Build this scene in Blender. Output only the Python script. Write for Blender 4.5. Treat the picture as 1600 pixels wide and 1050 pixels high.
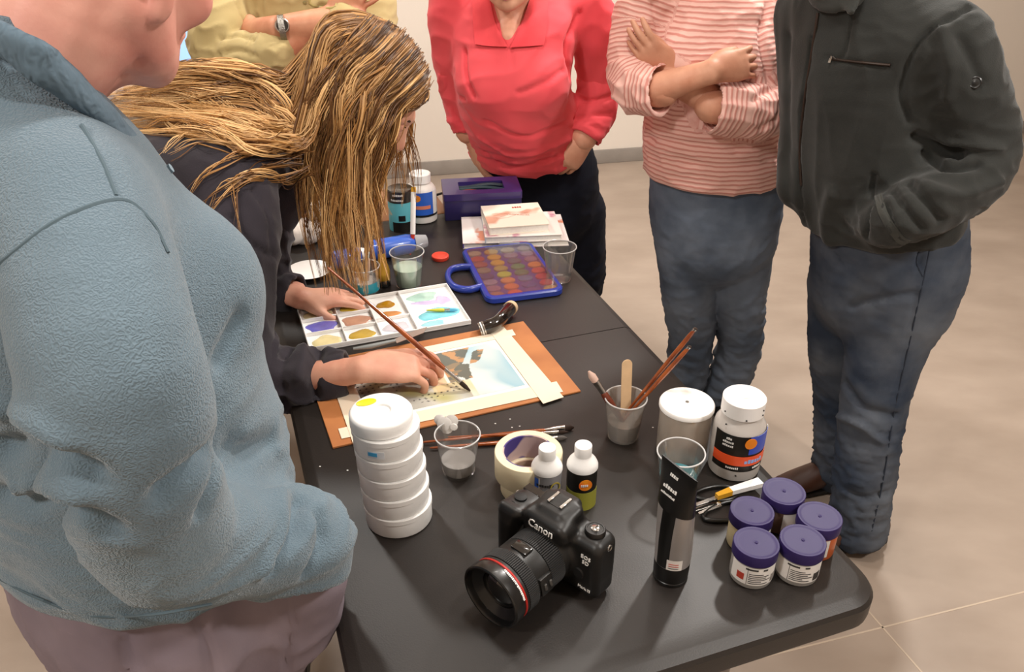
import bpy, bmesh, math, random
import numpy as np
from mathutils import Vector, Matrix, Euler

for o in list(bpy.data.objects): bpy.data.objects.remove(o, do_unlink=True)
S = bpy.context.scene
C = S.collection
random.seed(7); RNG = np.random.default_rng(7)

# ------------------------------------------------------------------ camera
FPX, PITCH, CAMH = 1302.0, math.radians(30.5), 1.67
cam_d = bpy.data.cameras.new('camera'); cam = bpy.data.objects.new('camera', cam_d); C.objects.link(cam)
cam_d.sensor_width = 36.0; cam_d.lens = FPX / 1600 * 36.0; cam_d.clip_start = .02
cam.location = (0, 0, CAMH); cam.rotation_euler = (math.pi / 2 - PITCH, 0, 0)
S.camera = cam

# ------------------------------------------------------------------ world, light, exposure
w = bpy.data.worlds.new('room_light'); S.world = w; w.use_nodes = True
bg = w.node_tree.nodes['Background']; bg.inputs[0].default_value = (0, 0, 0, 1); bg.inputs[1].default_value = 0.    # closed room: only its ceiling lamps, the added wall fill and what they bounce
S.view_settings.view_transform = 'Standard'; S.view_settings.look = 'None'
S.view_settings.gamma = 1.0; S.view_settings.exposure = -0.10; S.view_settings.use_curve_mapping = False

def area(name, loc, target, size, power, color=(1, .955, .90)):
    d = bpy.data.lights.new(name, 'AREA'); d.shape = 'DISK'; d.size = size; d.energy = power; d.color = color
    o = bpy.data.objects.new(name, d); C.objects.link(o); o.location = loc
    o.rotation_euler = (Vector(target) - Vector(loc)).to_track_quat('-Z', 'Y').to_euler()
    return o
area('ceiling_lamp_back_offscreen', (1.5, 3.1, 3.1), (.1, 1.4, .7), .20, 66)
area('ceiling_lamp_right_offscreen', (2.0, .2, 3.1), (.4, 1.6, .8), .32, 56)
area('ceiling_lamp_table_offscreen', (.1, 1.3, 3.2), (-.1, 1.5, .7), .35, 24)
area('ceiling_lamp_left_offscreen', (-1.5, -.6, 3.1), (-.3, 1.2, 1.0), .35, 40)
area('added_wall_fill_offscreen', (.6, 3.0, 3.2), (.6, 4.6, 1.0), .35, 38)  # added fill lamp, unseen, put in to brighten the back wall
area('ceiling_lamp_far_offscreen', (-1.6, 3.0, 3.1), (-.4, 1.9, .9), .30, 30)

# ------------------------------------------------------------------ helpers
_c, _s = math.cos(PITCH), math.sin(PITCH)
def _ray(px, py):
    u = (px - 800) / FPX; v = (py - 525) / FPX
    return np.array((u, _c - v * _s, -(v * _c + _s)))
def at(px, py, z):                      # point of the place at height z
    r = _ray(px, py); k = (z - CAMH) / r[2]; p = r * k + (0, 0, CAMH); p[2] = z; return p
def P(px, py, Y):                       # point of the place at distance Y into the room
    r = _ray(px, py); return r * (Y / r[1]) + (0, 0, CAMH)

def lin(c):
    if isinstance(c, str):
        c = c.lstrip('#'); c = [int(c[i:i + 2], 16) / 255 for i in (0, 2, 4)]
        c = [x / 12.92 if x <= .04045 else ((x + .055) / 1.055) ** 2.4 for x in c]
    return tuple(c[:3])

MATS = {}
def mat(name, color, rough=.5, metal=0., var=.06, vscale=8., bump=0., bscale=60., spec=.5, trans=0., alpha=1.,
        coat=0., sheen=0., color2=None, emit=0., sss=0., detail=3., bdist=.01, wave=None, coord='Object', vlo=.35, vhi=.65):
    """procedural principled material: noise-varied colour and noise or wave bump"""
    if name in MATS: return MATS[name]
    m = bpy.data.materials.new(name); m.use_nodes = True; nt = m.node_tree; N = nt.nodes; L = nt.links
    b = N['Principled BSDF']; tc = N.new('ShaderNodeTexCoord')
    c1 = lin(color); c2 = lin(color2) if color2 else tuple(max(0, x * (1 - var * 2.2)) for x in c1)
    nz = N.new('ShaderNodeTexNoise'); nz.inputs['Scale'].default_value = vscale; nz.inputs['Detail'].default_value = detail
    L.new(tc.outputs[coord], nz.inputs['Vector'])
    rp = N.new('ShaderNodeValToRGB'); rp.color_ramp.elements[0].position = vlo; rp.color_ramp.elements[1].position = vhi
    rp.color_ramp.elements[0].color = (*c2, 1); rp.color_ramp.elements[1].color = (*c1, 1)
    L.new(nz.outputs['Fac'], rp.inputs[0]); L.new(rp.outputs[0], b.inputs['Base Color'])
    b.inputs['Roughness'].default_value = rough; b.inputs['Metallic'].default_value = metal
    b.inputs['Specular IOR Level'].default_value = spec; b.inputs['Transmission Weight'].default_value = trans
    b.inputs['Alpha'].default_value = alpha; b.inputs['Coat Weight'].default_value = coat
    b.inputs['Sheen Weight'].default_value = sheen
    if sss: b.inputs['Subsurface Weight'].default_value = sss; b.inputs['Subsurface Radius'].default_value = (.02, .008, .004); b.inputs['Subsurface Scale'].default_value = .5
    if emit: b.inputs['Emission Color'].default_value = (*c1, 1); b.inputs['Emission Strength'].default_value = emit
    if bump:
        if wave:
            t = N.new('ShaderNodeTexWave'); t.inputs['Scale'].default_value = bscale
            t.inputs['Distortion'].default_value = wave; t.inputs['Detail'].default_value = 2; t.inputs['Detail Scale'].default_value = 1.2
        else:
            t = N.new('ShaderNodeTexNoise'); t.inputs['Scale'].default_value = bscale; t.inputs['Detail'].default_value = 4
        L.new(tc.outputs[coord], t.inputs['Vector'])
        bp = N.new('ShaderNodeBump'); bp.inputs['Strength'].default_value = bump; bp.inputs['Distance'].default_value = bdist
        L.new(t.outputs['Fac'], bp.inputs['Height']); L.new(bp.outputs[0], b.inputs['Normal'])
    MATS[name] = m; return m

def clear_mat(name, tint=(1, 1, 1), opacity=.18, rough=.08):
    """thin clear plastic: mostly see-through, a little milky, glossy at grazing angles"""
    if name in MATS: return MATS[name]
    m = bpy.data.materials.new(name); m.use_nodes = True; nt = m.node_tree; N = nt.nodes; L = nt.links
    N.remove(N['Principled BSDF']); out = N['Material Output']
    tr = N.new('ShaderNodeBsdfTransparent'); tr.inputs[0].default_value = (*[.97 * x for x in tint], 1)
    df = N.new('ShaderNodeBsdfDiffuse'); df.inputs[0].default_value = (*[.85 * x for x in tint], 1)
    gl = N.new('ShaderNodeBsdfGlossy'); gl.inputs['Roughness'].default_value = rough
    m1 = N.new('ShaderNodeMixShader'); m1.inputs[0].default_value = opacity; L.new(tr.outputs[0], m1.inputs[1]); L.new(df.outputs[0], m1.inputs[2])
    lw = N.new('ShaderNodeLayerWeight'); lw.inputs[0].default_value = .25
    mm = N.new('ShaderNodeMath'); mm.operation = 'MULTIPLY_ADD'; mm.inputs[1].default_value = .55; mm.inputs[2].default_value = .03
    L.new(lw.outputs['Fresnel'], mm.inputs[0])
    m2 = N.new('ShaderNodeMixShader'); L.new(mm.outputs[0], m2.inputs[0]); L.new(m1.outputs[0], m2.inputs[1]); L.new(gl.outputs[0], m2.inputs[2])
    L.new(m2.outputs[0], out.inputs[0]); MATS[name] = m; return m

class G:
    """collects geometry for one mesh"""
    def __init__(s): s.v = []; s.f = []
    def add(s, v, f, M=None):
        n = len(s.v)
        for p in v:
            p = Vector(p)
            s.v.append(tuple(M @ p) if M is not None else tuple(p))
        s.f += [tuple(i + n for i in q) for q in f]; return s
    def lathe(s, prof, n=32, M=None, cap0=True, cap1=True, a0=0., a1=2 * math.pi):
        full = abs(a1 - a0 - 2 * math.pi) < 1e-6; k = n if full else n + 1
        v = []; f = []
        for r, z in prof:
            for i in range(k):
                a = a0 + (a1 - a0) * i / n; v.append((r * math.cos(a), r * math.sin(a), z))
        for j in range(len(prof) - 1):
            for i in range(n):
                i2 = (i + 1) % k
                f.append((j * k + i, j * k + i2, (j + 1) * k + i2, (j + 1) * k + i))
        if full:
            if cap0 and prof[0][0] > 1e-6: f.append(tuple(range(k - 1, -1, -1)))
            if cap1 and prof[-1][0] > 1e-6: f.append(tuple((len(prof) - 1) * k + i for i in range(k)))
        return s.add(v, f, M)
    def box(s, a, b, M=None, bev=0., seg=2):
        bm = bmesh.new(); bmesh.ops.create_cube(bm, size=1)
        for q in bm.verts: q.co = Vector([(a[i] + b[i]) / 2 + q.co[i] * (b[i] - a[i]) for i in range(3)])
        if bev: bmesh.ops.bevel(bm, geom=list(bm.edges), offset=bev, segments=seg, affect='EDGES', profile=.5)
        bm.verts.index_update()
        s.add([tuple(q.co) for q in bm.verts], [tuple(q.index for q in fc.verts) for fc in bm.faces], M); bm.free(); return s
    def prism(s, poly, z0, z1, M=None, inset=0.):
        n = len(poly); v = [(x, y, z0) for x, y in poly] + [(x, y, z1) for x, y in poly]
        f = [tuple(range(n - 1, -1, -1)), tuple(range(n, 2 * n))] + [(i, (i + 1) % n, n + (i + 1) % n, n + i) for i in range(n)]
        return s.add(v, f, M)
    def rings(s, rings, M=None, cap0=True, cap1=True, closed=False):
        k = len(rings[0]); v = [p for r in rings for p in r]; f = []
        m = len(rings)
        for j in range(m if closed else m - 1):
            j2 = (j + 1) % m
            for i in range(k): f.append((j * k + i, j * k + (i + 1) % k, j2 * k + (i + 1) % k, j2 * k + i))
        if not closed:
            if cap0: f.append(tuple(range(k - 1, -1, -1)))
            if cap1: f.append(tuple((m - 1) * k + i for i in range(k)))
        return s.add(v, f, M)
    def tube(s, pts, rad, n=8, M=None, flat=1.0, side=None, closed=False):
        pts = [Vector(p) for p in pts]; m = len(pts)
        if not hasattr(rad, '__len__'): rad = [rad] * m
        R = []; prev = None
        for i in range(m):
            t = (pts[(i + 1) % m] - pts[i - 1]) if closed else (pts[min(i + 1, m - 1)] - pts[max(i - 1, 0)])
            t.normalize()
            ref = Vector(side) if side is not None else (prev if prev is not None else (Vector((0, 0, 1)) if abs(t.z) < .9 else Vector((1, 0, 0))))
            a = ref - t * ref.dot(t)
            if a.length < 1e-6: a = t.orthogonal()
            a.normalize(); b = t.cross(a); prev = a
            R.append([pts[i] + a * (math.cos(2 * math.pi * k / n) * rad[i]) + b * (math.sin(2 * math.pi * k / n) * rad[i] * flat) for k in range(n)])
        return s.rings([[tuple(p) for p in r] for r in R], M, closed=closed)
    def obj(s, name, m, parent=None, loc=None, rot=None, angle=40, mats=None, fmat=None):
        me = bpy.data.meshes.new(name); me.from_pydata(s.v, [], s.f); me.validate()
        if mats:
            for q in mats: me.materials.append(q)
            if fmat is not None and len(fmat) == len(me.polygons): me.polygons.foreach_set('material_index', fmat)
        elif m: me.materials.append(m)
        bm = bmesh.new(); bm.from_mesh(me); bmesh.ops.recalc_face_normals(bm, faces=list(bm.faces)); bm.to_mesh(me); bm.free()
        me.shade_smooth(); me.set_sharp_from_angle(angle=math.radians(angle))
        o = bpy.data.objects.new(name, me); C.objects.link(o)
        if parent is not None: o.parent = parent
        if loc is not None: o.location = loc
        if rot is not None: o.rotation_euler = rot
        return o

def tag(o, label, cat, group=None):
    o['label'] = label; o['category'] = cat
    if group: o['group'] = group
    return o
def thing(name, label, cat, loc=(0, 0, 0), rz=0., group=None):
    o = bpy.data.objects.new(name, None); C.objects.link(o); o.empty_display_size = .05
    o.location = loc; o.rotation_euler = (0, 0, rz) if not hasattr(rz, '__len__') else rz
    return tag(o, label, cat, group)
def struct(o): o['kind'] = 'structure'; return o
def copy_tree(o, loc, rz, label=None):
    r = o.copy(); C.objects.link(r); r.location = loc; r.rotation_euler = (0, 0, rz)
    if label: r['label'] = label
    for ch in list(o.children):
        c = ch.copy(); C.objects.link(c); c.parent = r
        for g in list(ch.children):
            d = g.copy(); C.objects.link(d); d.parent = c
    return r

def text_geo(s, size=1., bend=None, thick=.0006, M=None):
    """lettering as thin raised geometry; bend = cylinder radius to wrap it around (in the xz plane, facing -y)"""
    cu = bpy.data.curves.new('t', 'FONT'); cu.body = s; cu.size = size; cu.align_x = 'CENTER'; cu.extrude = thick; cu.resolution_u = 2
    o = bpy.data.objects.new('t', cu); me = bpy.data.meshes.new_from_object(o)
    v = [(p.co.x, p.co.y, p.co.z) for p in me.vertices]; f = [tuple(p.vertices) for p in me.polygons]
    bpy.data.objects.remove(o); bpy.data.meshes.remove(me); bpy.data.curves.remove(cu)
    out = []
    for x, y, z in v:
        if bend: a = x / bend; r = bend + z; out.append((r * math.sin(a), -r * math.cos(a), y))
        else: out.append((x, -z, y))
    g = G(); g.add(out, f, M); return g

def marks(n, size=.01, bend=None, M=None, seed=1):
    """print too small to read: a short row of uneven raised strokes"""
    r = random.Random(seed * 31 + n); g = G(); x = -n * size * .3
    for i in range(n):
        w_ = size * r.uniform(.22, .46); h_ = size * r.uniform(.42, .68); v = []
        for a, b in ((x, 0), (x + w_, 0), (x + w_, h_), (x, h_)):
            for d in (0, .0006):
                if bend: v.append(((bend + d) * math.sin(a / bend), -(bend + d) * math.cos(a / bend), b))
                else: v.append((a, -d, b))
        g.add(v, [(1, 3, 5, 7), (6, 4, 2, 0), (0, 2, 3, 1), (2, 4, 5, 3), (4, 6, 7, 5), (6, 0, 1, 7)], M); x += w_ + size * .14
    return g
def patch(r, z0, z1, a0, a1, n=20, thick=.0005):
    """a label wrapped on a cylinder of radius r facing -y; angles in degrees, 0 = towards -y, + = to its right"""
    g = G(); v = []; f = []
    for i in range(n + 1):
        a = math.radians(a0 + (a1 - a0) * i / n)
        for rr, z in ((r, z0), (r + thick, z0), (r + thick, z1), (r, z1)):
            v.append((rr * math.sin(a), -rr * math.cos(a), z))
    for i in range(n):
        for k in range(4): f.append((i * 4 + k, i * 4 + (k + 1) % 4, i * 4 + 4 + (k + 1) % 4, i * 4 + 4 + k))
    f += [(0, 1, 2, 3), tuple(n * 4 + k for k in (3, 2, 1, 0))]
    return g.add(v, f)

def catmull(pts, n):
    pts = np.asarray(pts, float)
    if len(pts) == 2:
        t = np.linspace(0, 1, n)[:, None]; return pts[0] * (1 - t) + pts[1] * t
    P_ = np.vstack([2 * pts[0] - pts[1], pts, 2 * pts[-1] - pts[-2]]); out = []
    for q in np.linspace(0, len(pts) - 1, n):
        i = min(int(q), len(pts) - 2); t = q - i; a, b, c, d = P_[i:i + 4]
        out.append(.5 * (2 * b + (c - a) * t + (2 * a - 5 * b + 4 * c - d) * t * t + (3 * b - a - 3 * c + d) * t ** 3))
    return np.array(out)

# ------------------------------------------------------------------ the room
M_floor = mat('polished_concrete', '#ad9d8f', .42, vscale=4.0, bump=.05, bscale=30, color2='#978779', detail=12, vlo=.26, vhi=.74)
M_wall = mat('painted_plaster', '#e9dfd3', .8, var=.015, vscale=3, bump=.03, bscale=120)
M_base = mat('grey_baseboard', '#9a928a', .6)
nt_ = M_floor.node_tree; mp_ = nt_.nodes.new('ShaderNodeMapping'); mp_.inputs['Scale'].default_value = (.75, 1.35, 1); mp_.inputs['Rotation'].default_value = (0, 0, -.15)
nt_.links.new(nt_.nodes['Texture Coordinate'].outputs['Object'], mp_.inputs['Vector']); nt_.links.new(mp_.outputs[0], nt_.nodes['Noise Texture'].inputs['Vector'])
WD = np.array((1, .213)); WD /= np.linalg.norm(WD); WN = np.array((-WD[1], WD[0]))
W0 = np.array((0, 4.80))
def wp(a, d=0., z=0.): q = W0 + WD * a + WN * d; return (q[0], q[1], z)
g = G()
g.box((-6, -3, -.1), (8, 8, 0)); struct(g.obj('floor', M_floor))
fl = bpy.data.objects['floor']
g = G(); wallrot = math.atan2(WD[1], WD[0])
g.box((-6, 0, 0), (7, .12, 3.4)); struct(g.obj('wall_back', M_wall, loc=wp(0), rot=(0, 0, wallrot)))
g = G(); g.box((-6, -.014, 0), (7, .0, .085), bev=.004); struct(g.obj('baseboard_back', M_base, loc=wp(0), rot=(0, 0, wallrot)))
for nm_, a_, b_ in (('wall_left', (-4.6, -6.9, 0), (-4.5, 0, 3.4)), ('wall_right', (5.5, -6.9, 0), (5.6, 0, 3.4)), ('wall_front', (-4.5, -6.9, 0), (5.5, -6.8, 3.4)), ('ceiling', (-4.6, -6.9, 3.4), (5.6, .12, 3.5))):
    g = G(); g.box(a_, b_); struct(g.obj(nm_, M_wall, loc=wp(0), rot=(0, 0, wallrot)))
# saw-cut joints of the concrete slabs
M_joint = mat('floor_joint', '#c4b29e', .8)
def joint(p, q):
    p = np.array(p[:2]); q = np.array(q[:2]); d = (q - p) / np.linalg.norm(q - p); p = p - d * 3; q = q + d * 3
    g = G(); n = np.array((-d[1], d[0])) * .0022
    g.prism([tuple(p - n), tuple(q - n), tuple(q + n), tuple(p + n)], -.004, .0006); o = g.obj('floor_joint', M_joint, parent=fl); return o
joint(at(1300, 1000, 0), at(1600, 925, 0))
joint(at(1405, 1010, 0), at(1440, 1050, 0))

# ------------------------------------------------------------------ folding table
TZ = .74
TL = np.array((-.332, .943)); TL /= np.linalg.norm(TL); TW = np.array((-TL[1], TL[0]))   # along, across (right edge -> left edge)
T0 = np.array((.534, .870)) - TL * .03 - TW * .004; TLEN, TWID = 1.63, .764
def tp(a, b, z=TZ): q = T0 + TL * a + TW * b; return (q[0], q[1], z)
TROT = math.atan2(TL[1], TL[0])         # local x along the table, local y across to the left edge
M_table = mat('black_table_plastic', '#241f1c', .46, var=.05, vscale=5, bump=.10, bscale=420, bdist=.002, spec=.5)
M_steel = mat('grey_leg_steel', '#8b8682', .35, metal=.8)
M_dark = mat('dark_hinge', '#151413', .5)
table = thing('folding_table', 'long black folding table covered with paints, cups and brushes', 'table', (T0[0], T0[1], 0), TROT)
def half(a0, a1, near):
    def outline(ins, rc):
        x0 = a0 + (ins if near else 0.0012); x1 = a1 - (0.0012 if near else ins); y0 = ins; y1 = TWID - ins
        pts = []
        def corner(cx, cy, s):
            for k in range(9):
                a = math.radians(s + 90 * k / 8); pts.append((cx + rc * math.cos(a), cy + rc * math.sin(a)))
        if near:
            corner(x0 + rc, y0 + rc, 180); pts.append((x1, y0)); pts.append((x1, y1)); corner(x0 + rc, y1 - rc, 90)
        else:
            pts.append((x0, y1)); pts.append((x0, y0)); corner(x1 - rc, y0 + rc, 270); corner(x1 - rc, y1 - rc, 0)
        return pts
    rings = []
    for ins, z, rc in [(.06, TZ - .03, .03), (.012, TZ - .03, .05), (.008, TZ - .048, .052), (.001, TZ - .048, .056), (0, TZ - .040, .057), (0, TZ - .0150, .057),
                       (.004, TZ - .0085, .055), (.017, TZ - .0022, .045), (.022, TZ, .04)]:
        rings.append([(x, y, z) for x, y in outline(ins, rc)])
    g = G(); g.rings(rings); return g.obj('tabletop_half', M_table, table, angle=25)
half(0, .83, True); half(.83, TLEN, False)
for a, sgn in ((.075, 1), (TLEN - .075, -1)):
    for b in (.215, TWID - .215):
        g = G(); g.tube([(a, b, .0), (a, b, .35), (a, b, TZ - .03)], .0135, 14); g.tube([(a, b, .0), (a, b, .018)], .0165, 14); g.obj('leg', M_steel, table)
    for zz, rr in ((TZ - .05, .0125), (.17, .0095)):
        g = G(); g.tube([(a, .215, zz), (a, TWID - .215, zz)], rr, 10); g.obj('crossbar', M_steel, table)
    g = G(); g.tube([(a, TWID / 2, TZ - .05), (a + sgn * .34, TWID / 2, TZ - .032)], .008, 8); g.obj('brace', M_steel, table)
# ------------------------------------------------------------------ organic surfaces: distance field + surface nets
class Field:
    def __init__(s, lo, hi, vs):
        s.vs = vs; s.lo = np.array(lo, float); s.n = np.ceil((np.array(hi, float) - s.lo) / vs).astype(int) + 1
        s.D = np.full(tuple(s.n), .5, np.float32)
        s.ax = [(s.lo[i] + vs * np.arange(s.n[i])).astype(np.float32) for i in range(3)]
    def sl(s, lo, hi):
        a = np.clip(np.floor((np.asarray(lo) - s.lo) / s.vs).astype(int), 0, s.n); b = np.clip(np.ceil((np.asarray(hi) - s.lo) / s.vs).astype(int) + 1, 0, s.n)
        return tuple(slice(int(a[i]), int(b[i])) for i in range(3))
    def grid(s, q): return s.ax[0][q[0]][:, None, None], s.ax[1][q[1]][None, :, None], s.ax[2][q[2]][None, None, :]
    def merge(s, q, d, k, op):
        if d.size == 0: return
        D = s.D[q]
        if op == 'sub': d = -d
        if op == 'add':
            if k > 0: h = np.maximum(k - np.abs(D - d), 0) / k; r = np.minimum(D, d) - h * h * k * .25
            else: r = np.minimum(D, d)
        else:
            if k > 0: h = np.maximum(k - np.abs(D - d), 0) / k; r = np.maximum(D, d) + h * h * k * .25
            else: r = np.maximum(D, d)
        s.D[q] = r
    def chain(s, pts, rad, k=.02, side=(1, 0, 0), n=None, op='add', flatend=False):
        """tapered limb through pts; rad = list of r or (r along side, r across)"""
        pts = np.asarray(pts, float); R = np.array([(r, r) if not hasattr(r, '__len__') else r for r in rad], float)
        if len(R) == 1: R = np.repeat(R, len(pts), 0)
        if len(pts) > 2 or n:
            n = n or (len(pts) - 1) * 4 + 1; pts2 = catmull(pts, n); R = np.maximum(catmull(np.hstack([R, R]), n)[:, :2], .0008); pts = pts2
        mr = R.max() + max(k, .004) + 2 * s.vs
        q = s.sl(pts.min(0) - mr, pts.max(0) + mr); X, Y, Z = s.grid(q)
        shp = (X.shape[0], Y.shape[1], Z.shape[2])
        if min(shp) == 0: return
        tmp = np.full(shp, .5, np.float32); side = np.asarray(side, float)
        for i in range(len(pts) - 1):
            a, b = pts[i], pts[i + 1]; ra, rb = R[i], R[i + 1]; L = np.linalg.norm(b - a)
            if L < 1e-6: continue
            t = (b - a) / L; sd = side - t * side.dot(t)
            if np.linalg.norm(sd) < 1e-3: sd = np.array((0, 1, 0.)) - t * t[1]
            sd /= np.linalg.norm(sd); nn = np.cross(t, sd)
            m = max(ra.max(), rb.max()) + max(k, .004) + 2 * s.vs
            lo = np.minimum(a, b) - m; hi = np.maximum(a, b) + m; q2 = s.sl(lo, hi)
            qq = tuple(slice(max(q2[j].start - q[j].start, 0), max(q2[j].stop - q[j].start, 0)) for j in range(3))
            x = X[qq[0]] - np.float32(a[0]); y = Y[:, qq[1]] - np.float32(a[1]); z = Z[:, :, qq[2]] - np.float32(a[2])
            d = lambda v: x * np.float32(v[0]) + y * np.float32(v[1]) + z * np.float32(v[2])
            pt = d(t); h = np.clip(pt / L, 0, 1); r1 = ra[0] + (rb[0] - ra[0]) * h; r2 = ra[1] + (rb[1] - ra[1]) * h
            ax = pt - h * np.float32(L); ps = d(sd); pn = d(nn)
            rm = np.minimum(r1, r2)
            if flatend and (i == 0 or i == len(pts) - 2): rm = rm * .25
            k1 = np.sqrt((ps / r1) ** 2 + (pn / r2) ** 2 + (ax / rm) ** 2); k2 = np.sqrt((ps / r1 ** 2) ** 2 + (pn / r2 ** 2) ** 2 + (ax / rm ** 2) ** 2)
            dd = np.where(k2 < 1e-6, -rm, k1 * (k1 - 1) / np.maximum(k2, 1e-6))
            tmp[qq] = np.minimum(tmp[qq], dd)
        s.merge(q, tmp, k, op)
    def ell(s, c, r, A=None, k=.02, op='add'):
        c = np.asarray(c, float); r = np.asarray(r, float); A = np.eye(3) if A is None else np.asarray(A, float)   # columns of A = axes
        m = r.max() + k + 2 * s.vs; q = s.sl(c - m, c + m); X, Y, Z = s.grid(q); x = X - c[0]; y = Y - c[1]; z = Z - c[2]
        p = [x * A[0, i] + y * A[1, i] + z * A[2, i] for i in range(3)]
        k1 = np.sqrt(sum((p[i] / r[i]) ** 2 for i in range(3))); k2 = np.sqrt(sum((p[i] / r[i] ** 2) ** 2 for i in range(3)))
        s.merge(q, np.where(k2 < 1e-6, -r.min(), k1 * (k1 - 1) / np.maximum(k2, 1e-6)).astype(np.float32), k, op)
    def box(s, c, h, A=None, rnd=.005, k=.005, op='add'):
        c = np.asarray(c, float); h = np.asarray(h, float) - rnd; A = np.eye(3) if A is None else np.asarray(A, float)
        m = np.linalg.norm(h) + rnd + k + 2 * s.vs; q = s.sl(c - m, c + m); X, Y, Z = s.grid(q); x = X - c[0]; y = Y - c[1]; z = Z - c[2]
        p = [np.abs(x * A[0, i] + y * A[1, i] + z * A[2, i]) - h[i] for i in range(3)]
        d = np.sqrt(sum(np.maximum(u, 0) ** 2 for u in p)) + np.minimum(np.maximum(np.maximum(p[0], p[1]), p[2]), 0) - rnd
        s.merge(q, d.astype(np.float32), k, op)
    def cut(s, p, n, k=.004, keep=None, reach=None):
        """remove everything on the side n points to, within reach of p"""
        p = np.asarray(p, float); n = np.asarray(n, float); n = n / np.linalg.norm(n)
        q = s.sl(p - reach, p + reach) if reach else tuple(slice(0, int(m)) for m in s.n)
        X, Y, Z = s.grid(q); d = (X - p[0]) * n[0] + (Y - p[1]) * n[1] + (Z - p[2]) * n[2]
        s.merge(q, (-d).astype(np.float32) + 0 * s.D[q], k, 'sub')
    def mesh(s):
        D = s.D; D[0] = D[-1] = .5; D[:, 0] = D[:, -1] = .5; D[:, :, 0] = D[:, :, -1] = .5
        ins = D < 0; a = [slice(0, -1), slice(1, None)]
        cnt = sum(ins[a[i], a[j], a[k]].astype(np.int8) for i in (0, 1) for j in (0, 1) for k in (0, 1))
        act = np.argwhere((cnt > 0) & (cnt < 8)); idx = -np.ones(cnt.shape, np.int64); idx[tuple(act.T)] = np.arange(len(act))
        cor = [(i, j, k) for i in (0, 1) for j in (0, 1) for k in (0, 1)]
        val = np.stack([D[act[:, 0] + i, act[:, 1] + j, act[:, 2] + k] for i, j, k in cor], 1).astype(float)
        acc = np.zeros((len(act), 3)); num = np.zeros(len(act))
        for p in range(8):
            for q in range(p + 1, 8):
                if sum(abs(cor[p][m] - cor[q][m]) for m in range(3)) != 1: continue
                va, vb = val[:, p], val[:, q]; mk = (va < 0) != (vb < 0); t = np.where(mk, va / np.where(mk, va - vb, 1), 0)
                pos = np.array(cor[p]) + t[:, None] * (np.array(cor[q]) - np.array(cor[p])); acc += pos * mk[:, None]; num += mk
        V = (act + acc / num[:, None]) * s.vs + s.lo
        F = []
        for ax in range(3):
            o1, o2 = [(1, 2), (2, 0), (0, 1)][ax]
            A_ = [slice(1, -1)] * 3; B_ = [slice(1, -1)] * 3; A_[ax] = slice(0, -1); B_[ax] = slice(1, None)
            sa = ins[tuple(A_)]; sb = ins[tuple(B_)]; e = np.argwhere(sa != sb); fl = sa[tuple(e.T)]
            base = e.copy(); base[:, o1] += 1; base[:, o2] += 1
            def at_(d1, d2):
                b = base.copy(); b[:, o1] += d1; b[:, o2] += d2; return idx[tuple(b.T)]
            q = np.stack([at_(-1, -1), at_(0, -1), at_(0, 0), at_(-1, 0)], 1); q[~fl] = q[~fl][:, ::-1]; F.append(q)
        F = np.vstack(F); F = F[(F >= 0).all(1)]
        return V, F

def vnormals(V, F):
    n = np.cross(V[F[:, 2]] - V[F[:, 0]], V[F[:, 3]] - V[F[:, 1]]); N = np.zeros_like(V)
    for i in range(4): np.add.at(N, F[:, i], n)
    return N / np.maximum(np.linalg.norm(N, axis=1), 1e-12)[:, None]
def smooth(V, F, it=1, lam=.5):
    E = np.vstack([F[:, [0, 1]], F[:, [1, 2]], F[:, [2, 3]], F[:, [3, 0]]])
    deg = np.zeros(len(V)); np.add.at(deg, E[:, 0], 1); np.add.at(deg, E[:, 1], 1)
    for _ in range(it):
        A = np.zeros_like(V); np.add.at(A, E[:, 0], V[E[:, 1]]); np.add.at(A, E[:, 1], V[E[:, 0]]); V = V + lam * (A / np.maximum(deg, 1)[:, None] - V)
    return V
def waves(p, freq, seed, n=5, warp=.6, stretch=(1, 1, 1)):
    """smooth pseudo-noise in -1..1, optionally stretched to make long folds"""
    r = np.random.default_rng(seed); p = p * np.asarray(stretch) * freq; out = np.zeros(len(p))
    for i in range(n):
        k = r.normal(size=3); k /= np.linalg.norm(k); k2 = r.normal(size=3)
        out += np.sin(p @ k * r.uniform(.7, 1.4) * 6.28 + r.uniform(0, 6.28) + warp * 2 * np.sin(p @ k2 * 2.2 + r.uniform(0, 6.28)))
    return out / n * 1.3
def segdist(V, pts):
    pts = np.asarray(pts, float); best = np.full(len(V), 9.)
    for a, b in zip(pts[:-1], pts[1:]):
        ab = b - a; t = np.clip(((V - a) @ ab) / max(ab @ ab, 1e-9), 0, 1); best = np.minimum(best, np.linalg.norm(V - a - t[:, None] * ab, axis=1))
    return best
def put(name, V, F, m, parent=None, mats=None, fmat=None, origin=None, sharp=None):
    me = bpy.data.meshes.new(name); V = np.asarray(V)
    if origin is None and parent is not None: origin = np.array(parent.location)
    if origin is not None: V = V - np.asarray(origin)
    F = np.asarray(F)
    me.vertices.add(len(V)); me.vertices.foreach_set('co', V.astype(np.float32).ravel())
    me.loops.add(F.size); me.loops.foreach_set('vertex_index', F.astype(np.int32).ravel())
    me.polygons.add(len(F)); me.polygons.foreach_set('loop_start', np.arange(0, F.size, F.shape[1], dtype=np.int32))
    for q in (mats or [m]): me.materials.append(q)
    if fmat is not None: me.polygons.foreach_set('material_index', np.asarray(fmat, np.int32))
    me.update(calc_edges=True); me.validate(); me.shade_smooth()
    if sharp: me.set_sharp_from_angle(angle=math.radians(sharp))
    o = bpy.data.objects.new(name, me); C.objects.link(o)
    if parent is not None: o.parent = parent
    return o
def join_vf(parts):
    V = []; F = []; n = 0
    for v, f in parts: V.append(v); F.append(f + n); n += len(v)
    return np.vstack(V), np.vstack(F)
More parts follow.
